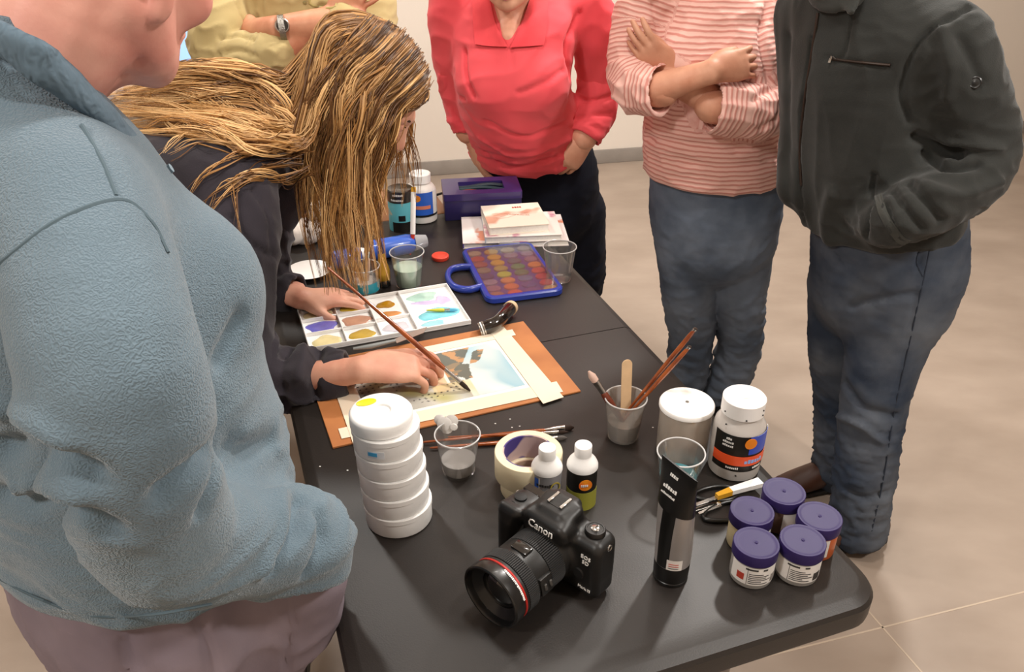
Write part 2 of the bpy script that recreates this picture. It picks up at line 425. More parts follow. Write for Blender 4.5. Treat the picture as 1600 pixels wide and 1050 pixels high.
# ------------------------------------------------------------------ materials of the small things
WHITE = mat('white_plastic', '#f3f1ee', .38, var=.01, coat=.1)
WHITE2 = mat('white_paper', '#f4efe6', .8, var=.02)
BLACKP = mat('black_plastic', '#121110', .35, var=.05)
PURPLE = mat('purple_lid', '#2c2052', .45, var=.06, spec=.22)
BLUE = mat('royal_blue_plastic', '#2b3f9c', .3, var=.05, coat=.3)
INDIGO = mat('indigo_plastic', '#2c2559', .35, var=.05, coat=.2)
CLEAR = clear_mat('clear_plastic', (1, .99, .98), .045)
WOOD = mat('lacquered_handle', '#a4531c', .25, var=.12, vscale=30, coat=.6, color2='#7d3710')
FERR = mat('ferrule_metal', '#c9c6c2', .22, metal=1)
BRIST = mat('bristle_brown', '#3b2a22', .8, var=.15, vscale=80)
TAPE = mat('masking_tape', '#ecdfbd', .7, var=.03, vscale=20)
REDL = mat('red_lid', '#e0452f', .4)
ORANGE = mat('label_orange', '#f08a1d', .4); BLACKL = mat('label_black', '#15130f', .45)
BLUEL = mat('label_blue', '#2f66cf', .4); OLIVE = mat('label_olive', '#9c9a3a', .5); GREYL = mat('label_grey', '#9c9a9c', .35, metal=.3)
YELLOW = mat('paint_yellow', '#efe02a', .3)
TEXTW = mat('lettering_white', '#f2f0ec', .5); TEXTK = mat('lettering_dark', '#3a3836', .6)

# ------------------------------------------------------------------ stacked white pots
sp = at(624, 806, TZ); pot_labels = ['white round pot at the bottom of the stacked tower', 'white round pot second from the bottom of the tower', 'white round pot in the middle of the stacked tower',
    'white round pot third from the top of the tower', 'white round pot with a small blue label near the tower top']
z = TZ; hs = [.0370, .0365, .0365, .0365, .0375]
for i, h in enumerate(hs):
    r = .0535 - .0006 * i
    t = thing('stacking_pot', pot_labels[i], 'pot', (sp[0] - .0022 * i, sp[1] + .0005 * i, z), .3 * i, 'white pots of the stacked tower')
    g = G(); g.lathe([(r - .004, 0), (r - .0015, .0012), (r - .0006, .003), (r - .0010, h - .010), (r - .0002, h - .0095), (r + .0004, h - .0088), (r + .0004, h - .0010), (r - .0006, h), (r - .006, h)], 48); g.obj('wall', WHITE, t)
    if i == 4:
        t.rotation_euler = (0, 0, 0)
        patch(r - .001, .008, .020, -26, 4).obj('label', mat('pale_label', '#d9dde2', .5), t); patch(r - .0004, .012, .0185, -24, -8).obj('label_stripe', mat('cyan_print', '#48a9dc', .5), t)
    z += h
t = thing('pot_lid', 'white screw lid with yellow paint smear on top of tower', 'lid', (sp[0] - .014, sp[1] + .003, z), 0)
g = G(); r = .0475
g.lathe([(r - .002, 0), (r, .002), (r, .019), (r - .0025, .0225), (r - .006, .0235), (.0165, .0235), (.0150, .0225), (.0135, .0205), (0, .0205)], 48); g.obj('cap', WHITE, t)
g = G(); g.lathe([(.0125, 0), (.0125, .0008), (.009, .0016), (0, .0018)], 20, Matrix.Translation((-.024, .018, .0235)) @ Matrix.Rotation(.4, 4, 'Z') @ Matrix.Diagonal((1.25, .7, 1, 1))); g.obj('paint_smear', YELLOW, t)

# ------------------------------------------------------------------ clear cups
def cup(px, py, rt, rb, h, label, liquid=None, lz=.03, name='plastic_cup', m=None, rz=0.):
    b = at(px, py, TZ); t = thing(name, label, 'cup', tuple(b), rz)
    g = G(); th = .0009
    g.lathe([(0, .0012), (rb - .002, .0012), (rb, .0), (rb + .0008, .002), (rt, h - .003), (rt + .0022, h - .0022), (rt + .0024, h), (rt, h), (rt - th, h - .003), (rb - th, .003), (0, .003)], 40)
    g.obj('cup_wall', m or CLEAR, t)
    g = G(); g.tube([((rt + .0012) * math.cos(a), (rt + .0012) * math.sin(a), h - .001) for a in np.linspace(0, 2 * math.pi, 40, endpoint=False)], .0013, 8, closed=True)
    g.obj('rim', clear_mat('cup_rim', (1, 1, 1), .55), t)
    if liquid:
        k = (lz - .003) / (h - .006); rl = rb + (rt - rb) * k - .0013
        g = G(); g.lathe([(rb - .0016, .0032), (rl, lz), (0, lz - .0004)], 32); g.obj('water', liquid, t)
    return t
L_white = mat('milky_water', '#dcdad8', .15, coat=.5); L_mint = mat('mint_water', '#bcd6c4', .15, coat=.5)
L_grey = mat('grey_water', '#a59c94', .2, coat=.4); L_teal = mat('teal_water', '#4f8f98', .1, coat=.6)
t = cup(717, 735, .0370, .0275, .079, 'clear plastic cup with milky water and white paint on rim', L_white, .026)
g = G()
for x, y, zz, r in [(0, 0, 0, .013), (.012, .003, .004, .012), (-.008, .004, .006, .010), (.004, 0, -.010, .010), (.016, -.003, -.004, .007)]:
    g.lathe([(0, -.002), (r * .9, -.0015), (r, 0), (r * .8, .0015), (0, .002)], 14, Matrix.Translation((-.024 + x, .030 + y, .077 + zz)) @ Matrix.Rotation(1.35, 4, 'X'))
o = g.obj('paint_clot', mat('paint_clot_white', '#efece8', .35), t); o['kind'] = 'stuff'
cup(639, 444, .0400, .0310, .088, 'clear cup of pale mint green water beside gold bottle', L_mint, .048)
cup(873, 436, .0395, .0290, .089, 'empty clear plastic cup near the stacked art books')
bc = cup(973, 681, .0360, .0270, .086, 'grey stained clear cup holding brushes and a wooden stick', L_grey, .036, m=clear_mat('stained_plastic', (.9, .86, .82), .26))
cup(1056, 771, .0370, .0270, .088, 'clear cup of teal water beside the black paint tube', L_teal, .040)

# ------------------------------------------------------------------ brushes
def brush(p0, p1, label, r=.0035, handle=None, ferr=.035, hair=.018, flat=.45, name='paintbrush', wide=1.0, group=None, bm=None, loc=None):
    """p0 = handle end, p1 = bristle tip"""
    p0 = Vector(p0); p1 = Vector(p1); d = (p1 - p0); L = d.length; d.normalize()
    t = thing(name, label, 'brush', tuple(p0), 0, group); q = lambda s: tuple(d * s)
    g = G(); a = L - ferr - hair; g.tube([q(0), q(.004), q(a * .3), q(a * .75), q(a * .95), q(a)], [r * .35, r * .55, r * .75, r * 1.25, r * 1.15, r * .9], 10); g.obj('handle', handle or WOOD, t)
    g = G(); g.tube([q(a - .002), q(a + ferr * .4), q(a + ferr)], [r, r * 1.05 * wide, r * 1.25 * wide], 12, flat=.75); g.obj('ferrule', FERR, t)
    g = G(); g.tube([q(a + ferr - .001), q(a + ferr + hair * .5), q(L)], [r * 1.2 * wide, r * 1.25 * wide, r * .35], 12, flat=flat); g.obj('bristles', bm or BRIST, t)
    return t
rz_ = TZ + .0045
brush(at(672, 700, rz_), at(886, 684, rz_), 'brown paintbrush with dark grey bristles beside the tape roll', .0036, wide=1.3, bm=mat('bristle_grey', '#6d6763', .7))
brush(at(660, 691, rz_ + .001), at(897, 668, rz_ + .001), 'brown paintbrush with flat silver ferrule on black tabletop', .0036, wide=1.7)
brush(at(700, 683, rz_ + .001), at(888, 675, rz_ + .006), 'slim orange brown paintbrush lying along another brush', .0030, wide=1.2)
cb = np.array(bc.location)
brush(cb + (-.018, .010, .008), P(1088, 512, cb[1] + .012), 'long brown paintbrush leaning out of the grey cup', .0036, ferr=.004, hair=.003)
brush(cb + (-.020, -.004, .010), P(1079, 540, cb[1] - .004), 'shorter brown paintbrush leaning out of the grey cup', .0034, ferr=.004, hair=.003)
brush(cb + (.012, -.006, .012), P(920, 580, cb[1] + .010), 'stubby paintbrush with white worn tip in grey cup', .0058, ferr=.028, hair=.022, flat=.8, bm=mat('bristle_pinkish', '#d9b6a6', .7), handle=mat('dark_red_handle', '#6b2f1c', .35))
# wooden stick
a = cb + np.array((.004, .006, .012)); b = P(980, 562, cb[1] + .022); d = Vector(b - a); L = d.length
rot = d.to_track_quat('Z', 'Y').to_euler()
g = G(); pr = []
for k in range(13): an = math.pi * k / 12; pr.append((.0095 * math.cos(an), L - .0095 + .0095 * math.sin(an)))
pr += [(-.0095, 0), (.0095, 0)]; g.prism(pr, -.001, .001, Matrix.Rotation(math.pi / 2, 4, 'X'))
tag(g.obj('wooden_stick', mat('pale_birch', '#dcb98f', .7, var=.06, vscale=30), loc=tuple(a), rot=rot), 'pale wooden craft stick standing in the grey cup', 'stick')

# ------------------------------------------------------------------ masking tape rolls
def roll(loc, ro, ri, h, label, core):
    t = thing('masking_tape_roll', label, 'tape', loc); g = G()
    g.lathe([(ri + .0022, 0), (ro - .001, 0), (ro, .0012), (ro, h - .0012), (ro - .001, h), (ri + .0022, h)], 56, cap0=False, cap1=False); g.v; g.obj('tape', TAPE, t)
    g = G(); g.lathe([(ri, 0.0002), (ri + .0024, .0002), (ri + .0024, h - .0004), (ri, h - .0004), (ri, .0002)], 56, cap0=False, cap1=False); g.obj('core', core, t)
    return t
CORE = mat('printed_core', '#c9b0ac', .6, color2='#4b3f86', vscale=28, vlo=.44, vhi=.50, detail=0)
CORE2 = mat('plain_core', '#c9a98f', .7)
tb = at(829, 762, TZ)
roll(tuple(tb), .0505, .036, .030, 'cream masking tape roll underneath the wider roll', CORE2)
roll((tb[0] - .004, tb[1] + .003, TZ + .030), .0560, .0405, .046, 'wide cream masking tape roll with printed purple core', CORE)

# ------------------------------------------------------------------ small medium bottles
def small_bottle(px, py, label, lab, extra):
    b = at(px, py, TZ); t = thing('medium_bottle', label, 'bottle', tuple(b))
    g = G(); r = .0245; g.lathe([(r - .002, 0), (r, .002), (r, .072), (r - .0005, .074)], 36); g.obj('body', lab, t)
    g = G(); g.lathe([(r - .001, .0725), (r + .0008, .074), (r + .0006, .079), (r - .002, .085), (r - .009, .094), (.0135, .097), (.0132, .098)], 36); g.obj('shoulder', WHITE, t)
    g = G(); g.lathe([(.0138, .0965), (.0140, .114), (.0132, .1155), (0, .116)], 28); g.obj('cap', WHITE, t)
    extra(t, r); return t
def ex1(t, r):
    patch(r, .004, .068, -52, -34).obj('label_stripe', BLUEL, t); patch(r, .006, .070, -33, -29).obj('label_stripe', TEXTW, t)
    g = G(); g.lathe([(.0075, 0), (.0095, 0), (.0095, .0008), (.0075, .0008)], 24, Matrix.Translation((r * math.sin(.55), -r * math.cos(.55) - .0004, .052)) @ Matrix.Rotation(.55, 4, 'Z') @ Matrix.Rotation(math.pi / 2, 4, 'X'), False, False); g.obj('emblem', mat('gold_ring', '#b6a23c', .5), t)
    marks(7, .0085, r + .0003, M=Matrix.Translation((0, 0, .054))).obj('print_marks', TEXTK, t)
def ex2(t, r):
    patch(r, .0, .036, -80, 80).obj('label_band', OLIVE, t)
    g = G(); g.lathe([(0, 0), (.0108, 0), (.0108, .0008), (0, .0012)], 28, Matrix.Translation((.004, -r + .0004, .053)) @ Matrix.Rotation(.16, 4, 'Z') @ Matrix.Rotation(math.pi / 2, 4, 'X')); g.obj('emblem', mat('orange_badge', '#e2571d', .4, color2='#f29a1e', vscale=40), t)
    marks(4, .0062, r + .0016, M=Matrix.Translation((0, 0, .0510)) @ Matrix.Rotation(.16, 4, 'Z')).obj('print_marks', TEXTW, t)
small_bottle(853, 786, 'small silver labelled bottle with white cap beside tape roll', mat('silver_label', '#a7a5a8', .32, metal=.4), ex1)
small_bottle(907, 782, 'small black labelled bottle with orange badge behind the camera', BLACKL, ex2)

# ------------------------------------------------------------------ big jars and tubs
def big_jar(px, py, label, r, h, body, cap_r, cap_h, name='medium_jar', rz=0.):
    b = at(px, py, TZ); t = thing(name, label, 'jar', tuple(b), rz); hb = h - cap_h
    g = G(); g.lathe([(r - .006, 0), (r - .001, .003), (r, .008), (r, hb - .030), (r - .002, hb - .020), (r - .008, hb - .010), (cap_r - .004, hb - .003), (cap_r - .004, hb + .004)], 44); g.obj('body', body, t)
    g = G(); g.lathe([(cap_r - .001, hb), (cap_r, hb + .001), (cap_r, h - .003), (cap_r - .002, h - .0008), (cap_r - .005, h), (.012, h), (.011, h - .0008), (0, h - .0008)], 44); g.obj('cap', WHITE, t)
    return t
GREYB = mat('frosted_plastic', '#c2bcb6', .3, var=.03, coat=.3)
def dots(t, spots, r=.0016):
    g = G()
    for x, y, z_ in spots: g.lathe([(0, -r), (r * .8, -r * .6), (r, 0), (r * .8, r * .6), (0, r)], 8, Matrix.Translation((x, y, z_)))
    o = g.obj('paint_speck', BLACKP, t); o['kind'] = 'stuff'
t = big_jar(1145, 729, 'tall grey jar with white cap, orange and blue label', .0435, .150, GREYB, .0355, .030, rz=.1)
lab = patch(.0436, .024, .096, -78, 78).obj('label', BLACKL, t)
patch(.0442, .060, .096, 4, 66).obj('label_panel', mat('label_royal', '#2f4fc0', .4), t)
patch(.0448, .037, .056, -76, 64).obj('label_band', mat('label_vermilion', '#f0592a', .4), t)
patch(.0442, .026, .096, 66, 78).obj('label_edge', TEXTW, t)
g = G(); g.lathe([(0, 0), (.0105, 0), (.0105, .0008), (0, .0011)], 28, Matrix.Translation((.0445 * math.sin(.10), -.0445 * math.cos(.10), .083)) @ Matrix.Rotation(.10, 4, 'Z') @ Matrix.Rotation(math.pi / 2, 4, 'X')); g.obj('emblem', ORANGE, t)
marks(6, .0115, .0452, M=Matrix.Rotation(.42, 4, 'Z') @ Matrix.Translation((0, 0, .0425))).obj('print_marks', mat('label_sky', '#8fb4ee', .4), t)
for zz, s_, an in ((.029, '.......', -.4), (.029, '......', .6), (.086, '...', -.7), (.079, '......', -.7), (.072, '......', -.7)):
    marks(len(s_), .0062, .0443, M=Matrix.Rotation(an, 4, 'Z') @ Matrix.Translation((0, 0, zz))).obj('print_marks', TEXTW, t)
dots(t, [(-.034, -.0105, .128), (.024, -.0262, .136), (.024, -.0265, .127), (-.006, -.0352, .124), (-.034, -.022, .110), (-.012, -.0428, .016)])
g = G(); g.lathe([(0, 0), (.009, 0), (.009, .0007), (0, .001)], 20, Matrix.Translation((0, 0, .1490))); g.obj('cap_disc', mat('cream_disc', '#efdcc4', .5), t)

b = at(1064, 703, TZ); t = thing('storage_tub', 'clear amber tinted tub with flat white lid', 'tub', tuple(b))
AMB = clear_mat('amber_clear', (.93, .84, .74), .42)
g = G(); r = .045; g.lathe([(0, .001), (r - .004, .001), (r - .001, .002), (r, .006), (r, .096), (r - .001, .096), (r - .001, .006), (0, .003)], 44); g.obj('tub_wall', AMB, t)
g = G(); g.lathe([(r + .001, .094), (r + .0025, .095), (r + .0025, .1015), (r + .001, .1035), (0, .1045)], 44); g.obj('lid', mat('smudged_white_lid', '#f3f0ec', .4, color2='#cfc6bd', vscale=18, vlo=.28, vhi=.42), t)
g = G(); g.lathe([(.0035, .104), (.003, .1052), (0, .1055)], 14); g.obj('lid_nub', mat('nub_grey', '#6b645d', .5), t)
g = G(); g.lathe([(r - .002, .004), (r - .002, .034), (0, .034)], 40); g.obj('contents', mat('beige_gel', '#b39d86', .25), t)

t = big_jar(660, 342, 'white jar with blue label at the far table end', .044, .140, mat('opaque_white_jar', '#efeae4', .4), .030, .026)
patch(.0442, .026, .094, -80, 70).obj('label', BLUEL, t); patch(.0448, .022, .028, -80, 80).obj('label_stripe', BLACKL, t)
patch(.0448, .046, .056, -50, 40).obj('label_band', mat('label_coral', '#e88a6a', .5), t); patch(.0448, .028, .094, 52, 74).obj('label_edge', TEXTW, t)
g = G(); g.lathe([(0, 0), (.0095, 0), (.0095, .0008), (0, .0011)], 24, Matrix.Translation((-.006, -.0440, .078)) @ Matrix.Rotation(math.pi / 2, 4, 'X')); g.obj('emblem', ORANGE, t)

# ------------------------------------------------------------------ purple-lidded paint jars
LABW = mat('jar_label_white', '#e6e2dd', .55, var=.02)
def paint_jar(px, py, label, paint, rz, acc):
    b = at(px, py, TZ); t = thing('paint_jar', label, 'jar', tuple(b), rz, 'purple lidded paint jars'); r = .0310
    g = G(); g.lathe([(r - .004, 0), (r - .0006, .0015), (r, .005), (r, .044), (r - .003, .048)], 40); g.obj('glass', paint, t)
    lb = patch(r + .0001, .009, .042, -85, 85, 26).obj('label', LABW, t)
    for k, (z0, a0, a1) in enumerate([(.0375, -40, -8), (.0375, 6, 18), (.030, -30, 8), (.0265, -30, 24), (.023, -30, 16), (.0195, -30, 30), (.016, -30, 4), (.0125, -30, 22)]):
        patch(r + .0007, z0, z0 + (.0028 if k < 2 else .0010), a0, a1, 6).obj('print_line', TEXTK, lb)
    patch(r + .0007, .012, .026, 34, 56, 6).obj('print_block', TEXTK if acc is None else mat('print_grey', '#8c8682', .6), lb)
    patch(r + .0008, .010, .041, -34, -33, 2).obj('print_rule', TEXTK, lb)
    if acc: patch(r + .0009, .016, .028, -62, -42, 8).obj('print_spot', acc, lb)
    g = G(); rl = .0328; pr = [(rl - .0012, .0440), (rl, .0452), (rl, .0632), (rl - .0004, .0638), (rl - .0012, .0640)]
    for k in range(6, -1, -1): pr.append((.004 + (rl - .008) * k / 6, .0634 - (.0004 if k % 2 else 0)))
    pr += [(.0026, .0634), (.0022, .0644), (0, .0648)]; g.lathe(pr, 48); g.obj('lid', PURPLE, t)
    return t
redspot = mat('print_red', '#b4402f', .5)
paint_jar(1172, 897, 'purple lidded paint jar with red spot on white label', mat('paint_grey', '#8d8984', .3), .10, redspot)
paint_jar(1243, 893, 'purple lidded paint jar whose white label shows a barcode block', mat('paint_grey', '#8d8984', .3), -.15, None)
paint_jar(1269, 855, 'purple lidded jar of orange brown paint by table edge', mat('paint_rust', '#b4582a', .3), -1.15, mat('print_orange', '#d8762e', .5))
paint_jar(1166, 846, 'purple lidded jar of cream paint next to the scissors', mat('paint_cream', '#d8c9a0', .3), 1.0, None)
paint_jar(1215, 815, 'purple lidded jar of dark brown paint behind other jars', mat('paint_brown', '#5f4436', .3), 1.3, None)

# ------------------------------------------------------------------ paint tube standing on its cap
b = at(1047, 899, TZ); t = thing('paint_tube', 'black and silver paint tube standing on its cap', 'tube', tuple(b))
cd = Vector((.55, -.84, 0)).normalized(); cn = Vector((.84, .55, 0))
def tring(z_, rx, ry, n=36): return [tuple(cd * (math.cos(2 * math.pi * k / n) * rx) + cn * (math.sin(2 * math.pi * k / n) * ry) + Vector((-.010 * max(0, (z_ - .05) / .16), -.012 * max(0, (z_ - .05) / .16), z_))) for k in range(n)]
g = G(); g.lathe([(.0235, 0), (.0255, .0015), (.0255, .006), (.0245, .007), (.0255, .008), (.0262, .034), (.0255, .036)], 36); g.obj('cap', BLACKP, t)
g = G(); g.rings([tring(.036, .0262, .0262), tring(.060, .0268, .0262), tring(.10, .0285, .024), tring(.142, .0305, .0195)]); o = g.obj('silver_wall', mat('satin_silver', '#b9b3b0', .3, metal=.55, var=.04), t)
g = G(); g.rings([tring(.141, .0310, .0200), tring(.165, .0325, .0150), tring(.190, .034, .008), tring(.203, .0345, .0022), tring(.214, .0345, .0016)]); top = g.obj('black_top', BLACKP, t)
g = G()  # black stripe down the silver side
for a0, a1, nm, mm, z0, z1, off in ((202, 246, 'black_stripe', BLACKP, .037, .142, .0005), (240, 288, 'care_label', LABW, .037, .057, .0009)):
    g = G(); v = []; f = []; n = 10; zs = np.linspace(z0, z1, 7)
    for z_ in zs:
        k = np.interp(z_, [.036, .06, .10, .142], [0, 1, 2, 3]); rx = np.interp(z_, [.036, .06, .10, .142], [.0262, .0268, .0285, .0305]) + off; ry = np.interp(z_, [.036, .06, .10, .142], [.0262, .0262, .024, .0195]) + off
        for i in range(n + 1):
            a = math.radians(a0 + (a1 - a0) * i / n) ; dr = Vector((math.cos(a), math.sin(a), 0)); aa = math.atan2(dr.dot(cn), dr.dot(cd))
            q = cd * (math.cos(aa) * rx) + cn * (math.sin(aa) * ry); e = max(0, (z_ - .05) / .16); v.append((q.x - .010 * e, q.y - .012 * e, z_))
    for j in range(len(zs) - 1):
        for i in range(n): f.append((j * (n + 1) + i, j * (n + 1) + i + 1, (j + 1) * (n + 1) + i + 1, (j + 1) * (n + 1) + i))
    g.add(v, f); g.obj(nm, mm, t)
ang = math.atan2(cd.y, cd.x)
nv = Vector((-.84, -.55, 0))
for s_, zz, sz, of in (('......', .176, .0085, .0125), ('...........', .166, .0050, .0150), ('.....', .196, .0065, .0062)):
    marks(len(s_), sz, M=Matrix.Translation(Vector((-.010 * (zz - .05) / .16, -.012 * (zz - .05) / .16, zz)) + nv * of) @ Matrix.Rotation(ang, 4, 'Z') @ Matrix.Rotation(-.30, 4, 'X')).obj('print_marks', TEXTW, top)
for k in range(3): patch(.0278, .041 + k * .004, .0418 + k * .004, -24, 6, 6).obj('print_line', redspot if k else TEXTK, t)

# ------------------------------------------------------------------ scissors and craft knife
zs = TZ + .004
t = thing('scissors', 'black handled scissors lying beside the purple lidded jars', 'scissors', tuple(at(1120, 790, TZ)))
o0 = np.array(t.location)
def loop(cx, cy, a, bb, ang, r=.0042):
    c0 = at(cx, cy, zs) - o0; pts = []
    for k in range(28):
        q = 2 * math.pi * k / 28; x = a * math.cos(q); y = bb * math.sin(q) * (1 + .25 * math.cos(q)); pts.append((c0[0] + x * math.cos(ang) - y * math.sin(ang), c0[1] + x * math.sin(ang) + y * math.cos(ang), c0[2]))
    g = G(); g.tube(pts, r, 10, closed=True, flat=.85); g.obj('handle', BLACKP, t)
loop(1118, 772, .036, .017, .12); loop(1135, 800, .042, .019, .35)
def blade(pts, zz, nm, mm, hgt=.0016):
    g = G(); poly = [tuple((at(x, y, TZ) - o0)[:2]) for x, y in pts]; g.prism(poly, zz, zz + hgt); g.obj(nm, mm, t)
blade([(1084, 798), (1120, 786), (1122, 792), (1086, 803)], .004, 'blade', FERR); blade([(1090, 806), (1124, 790), (1127, 796), (1092, 809)], .0060, 'blade', FERR)
g = G(); c0 = at(1122, 792, TZ) - o0; g.lathe([(.004, 0.0035), (.004, .0085), (.0025, .009), (0, .009)], 14, Matrix.Translation((c0[0], c0[1], 0))); g.obj('pivot_screw', FERR, t)
t = thing('craft_knife', 'white and yellow craft knife lying behind the scissors', 'knife', tuple(at(1160, 776, TZ))); o0 = np.array(t.location)
def bar(p, q, w, z0, z1, nm, mm):
    a = at(*p, TZ) - o0; b_ = at(*q, TZ) - o0; d = (b_ - a)[:2]; n = np.array((-d[1], d[0])) / np.linalg.norm(d) * w
    g = G(); g.prism([tuple(a[:2] - n * .7), tuple(b_[:2] - n), tuple(b_[:2] + n), tuple(a[:2] + n * .7)], z0, z1); return g.obj(nm, mm, t)
bar((1140, 778), (1186, 764), .008, .0105, .019, 'body', WHITE); bar((1118, 786), (1142, 777), .006, .0095, .0185, 'grip', mat('knife_yellow', '#d9a02c', .4)); bar((1086, 797), (1120, 785), .0035, .011, .0125, 'blade', FERR)

# ------------------------------------------------------------------ drawing board, paper, tape
BL = np.array((-.320, 1.180)); e1 = np.array((.930, .367)); e1 /= np.linalg.norm(e1); e2 = np.array((-e1[1], e1[0]))
BROT = math.atan2(e1[1], e1[0])
g = G(); g.box((0, 0, 0), (.490, .300, .004), bev=.0008, seg=1)
tag(g.obj('drawing_board', mat('brown_hardboard', '#bd7a45', .6, var=.06, vscale=9, color2='#a8683a'), loc=(BL[0], BL[1], TZ), rot=(0, 0, BROT)), 'brown hardboard drawing board lying on the black table', 'board')
def bq(x, y, z_): q = BL + e1 * x + e2 * y; return (q[0], q[1], z_)
t = thing('watercolour_painting', 'half finished watercolour of rooftops taped to brown board', 'painting', bq(.05, .03, TZ + .004), BROT)
PW, PH = .375, .232
g = G(); g.box((0, 0, 0), (PW, PH, .0006)); g.obj('paper', WHITE2, t)
def paint_rgb(x, y):                      # x,y in 0..1 over the painted area
    n = lambda f, s: waves(np.stack([x, y * .62, 0 * x], 1), f, s, 6)
    sky = np.clip((x - .48) * 2.6 + (y - .5) * .5 + .12 * n(2.2, 3), 0, 1)
    col = np.tile(np.array(lin('#e9e4d6')), (len(x), 1))
    def mix(c, a): nonlocal col; a = np.clip(a, 0, 1)[:, None]; col = col * (1 - a) + np.array(lin(c)) * a
    mix('#7fb4c9', sky * np.clip(.65 + .5 * n(2.0, 4), 0, 1)); mix('#f4f2ea', np.clip(n(2.4, 5) * 1.5 - .3, 0, .9) * sky)
    # rooftops block from the top middle down to the right
    edge = .80 - .34 * (1 - y) + .06 * np.sign(n(5, 6)); roof = ((x > .52 + .05 * np.sign(n(4, 7))) & (x < edge + .08) & (y > .30 + .25 * (x - .5))).astype(float)
    mix('#5b5a4e', roof * .92); mix('#b98e66', roof * (n(7, 8) > .18)); mix('#8d7d66', roof * (n(9, 9) > .45)); mix('#d9b07c', ((x > .46) & (x < .55) & (y > .2)) * .75)
    low = ((x < .45) | (y < .35)) & (x < .66); mix('#85837c', low * np.clip(.6 + .5 * n(2.2, 10), 0, .85)); mix('#a39c34', low * np.clip(n(2.8, 11) * 1.3 - .25, 0, .8))
    mix('#4d4a4c', low * np.clip(n(3.0, 12) * 1.7 - .55, 0, .85)); mix('#d8c38c', ((x > .44) & (x < .70) & (y < .34)) * np.clip(.5 + n(3, 13), 0, .7))
    win = low & (np.mod(x * 26 + 3 * y, 1) < .32) & (np.mod(y * 16 + 2 * x, 1) < .38) & (n(3.2, 14) > .2); mix('#26242a', win * .95)
    return col
nx, ny = 150, 92; xs, ys = np.meshgrid((np.arange(nx + 1)) / nx, (np.arange(ny + 1)) / ny, indexing='ij')
mx0, mx1, my0, my1 = .030, PW - .030, .028, PH - .026
V = np.stack([mx0 + (mx1 - mx0) * xs.ravel(), my0 + (my1 - my0) * ys.ravel(), np.full(xs.size, .0009)], 1)
i0 = (np.arange(nx)[:, None] * (ny + 1) + np.arange(ny)[None]).ravel(); F = np.stack([i0, i0 + ny + 1, i0 + ny + 2, i0 + 1], 1)
def attr_mat(name, rough=.7, spec=.3):
    m = bpy.data.materials.new(name); m.use_nodes = True; a = m.node_tree.nodes.new('ShaderNodeAttribute'); a.attribute_name = 'tint'
    b_ = m.node_tree.nodes['Principled BSDF']; m.node_tree.links.new(a.outputs['Color'], b_.inputs['Base Color']); b_.inputs['Roughness'].default_value = rough; b_.inputs['Specular IOR Level'].default_value = spec
    return m
o = put('watercolour_wash', V, F, attr_mat('watercolour_wash'), t, origin=(0, 0, 0))
ca = o.data.color_attributes.new('tint', 'FLOAT_COLOR', 'POINT'); ca.data.foreach_set('color', np.hstack([paint_rgb(xs.ravel(), ys.ravel()), np.ones((xs.size, 1))]).astype(np.float32).ravel())
def strip(pts, label, z_):
    poly = [bq(x, y, 0)[:2] for x, y in pts]; c_ = np.mean(poly, 0)
    g = G(); g.prism([(x - c_[0], y - c_[1]) for x, y in poly], 0, .0004); tag(g.obj('tape_strip', mat('tape_strip', '#f0e0c8', .7, var=.03), loc=(c_[0], c_[1], z_)), label, 'tape')
strip([(.02, .018), (.455, .008), (.458, .046), (.02, .050)], 'masking tape strip along the bottom edge of the painting', TZ + .0050)
strip([(.03, .242), (.45, .246), (.452, .272), (.03, .270)], 'masking tape strip along the top edge of the painting', TZ + .0050)
strip([(.036, -.004), (.076, .0), (.078, .278), (.040, .276)], 'masking tape strip along the left edge of the painting', TZ + .0056)
strip([(.402, -.016), (.448, -.010), (.438, .290), (.402, .288)], 'masking tape strip along the right edge of the painting', TZ + .0056)

# ------------------------------------------------------------------ palette
pa, pb, pc, pd_ = [at(x, y, TZ)[:2] for x, y in ((468, 487), (700, 447), (745, 507), (500, 548))]
pc0 = (pa + pb + pc + pd_) / 4 - np.array((.010, .004)); pdir = (pb - pa) + (pc - pd_); prot = math.atan2(pdir[1], pdir[0]); PLX, PLY = .360, .195
t = thing('paint_palette', 'white plastic mixing palette with wells of wet paint', 'palette', (pc0[0], pc0[1], TZ), prot)
g = G(); g.box((-PLX / 2, -PLY / 2, 0), (PLX / 2, PLY / 2, .004), bev=.001, seg=1); g.obj('base', WHITE, t)
def wall(x0, y0, x1, y1):
    g = G(); g.box((x0, y0, .0035), (x1, y1, .0125), bev=.0012, seg=1); g.obj('divider', WHITE, t)
hx, hy = PLX / 2, PLY / 2; wl = .003
wall(-hx, -hy, hx, -hy + wl); wall(-hx, hy - wl, hx, hy); wall(-hx, -hy + wl, -hx + wl, hy - wl); wall(hx - wl, -hy + wl, hx, hy - wl)
c1, c2, c3 = -hx + .082, -hx + .158, -hx + .238
for xx in (c1, c2): wall(xx - wl / 2, -hy + wl, xx + wl / 2, hy - wl)
wall(c3 - wl / 2, -hy + wl, c3 + wl / 2, hy - wl)
for yy in (-hy + .065, -hy + .130): wall(-hx + wl, yy - wl / 2, c1 - wl / 2, yy + wl / 2); wall(c1 + wl / 2, yy - wl / 2, c2 - wl / 2, yy + wl / 2)
wall(c2 + wl / 2, -hy + .075, c3 - wl / 2, -hy + .075 + wl)
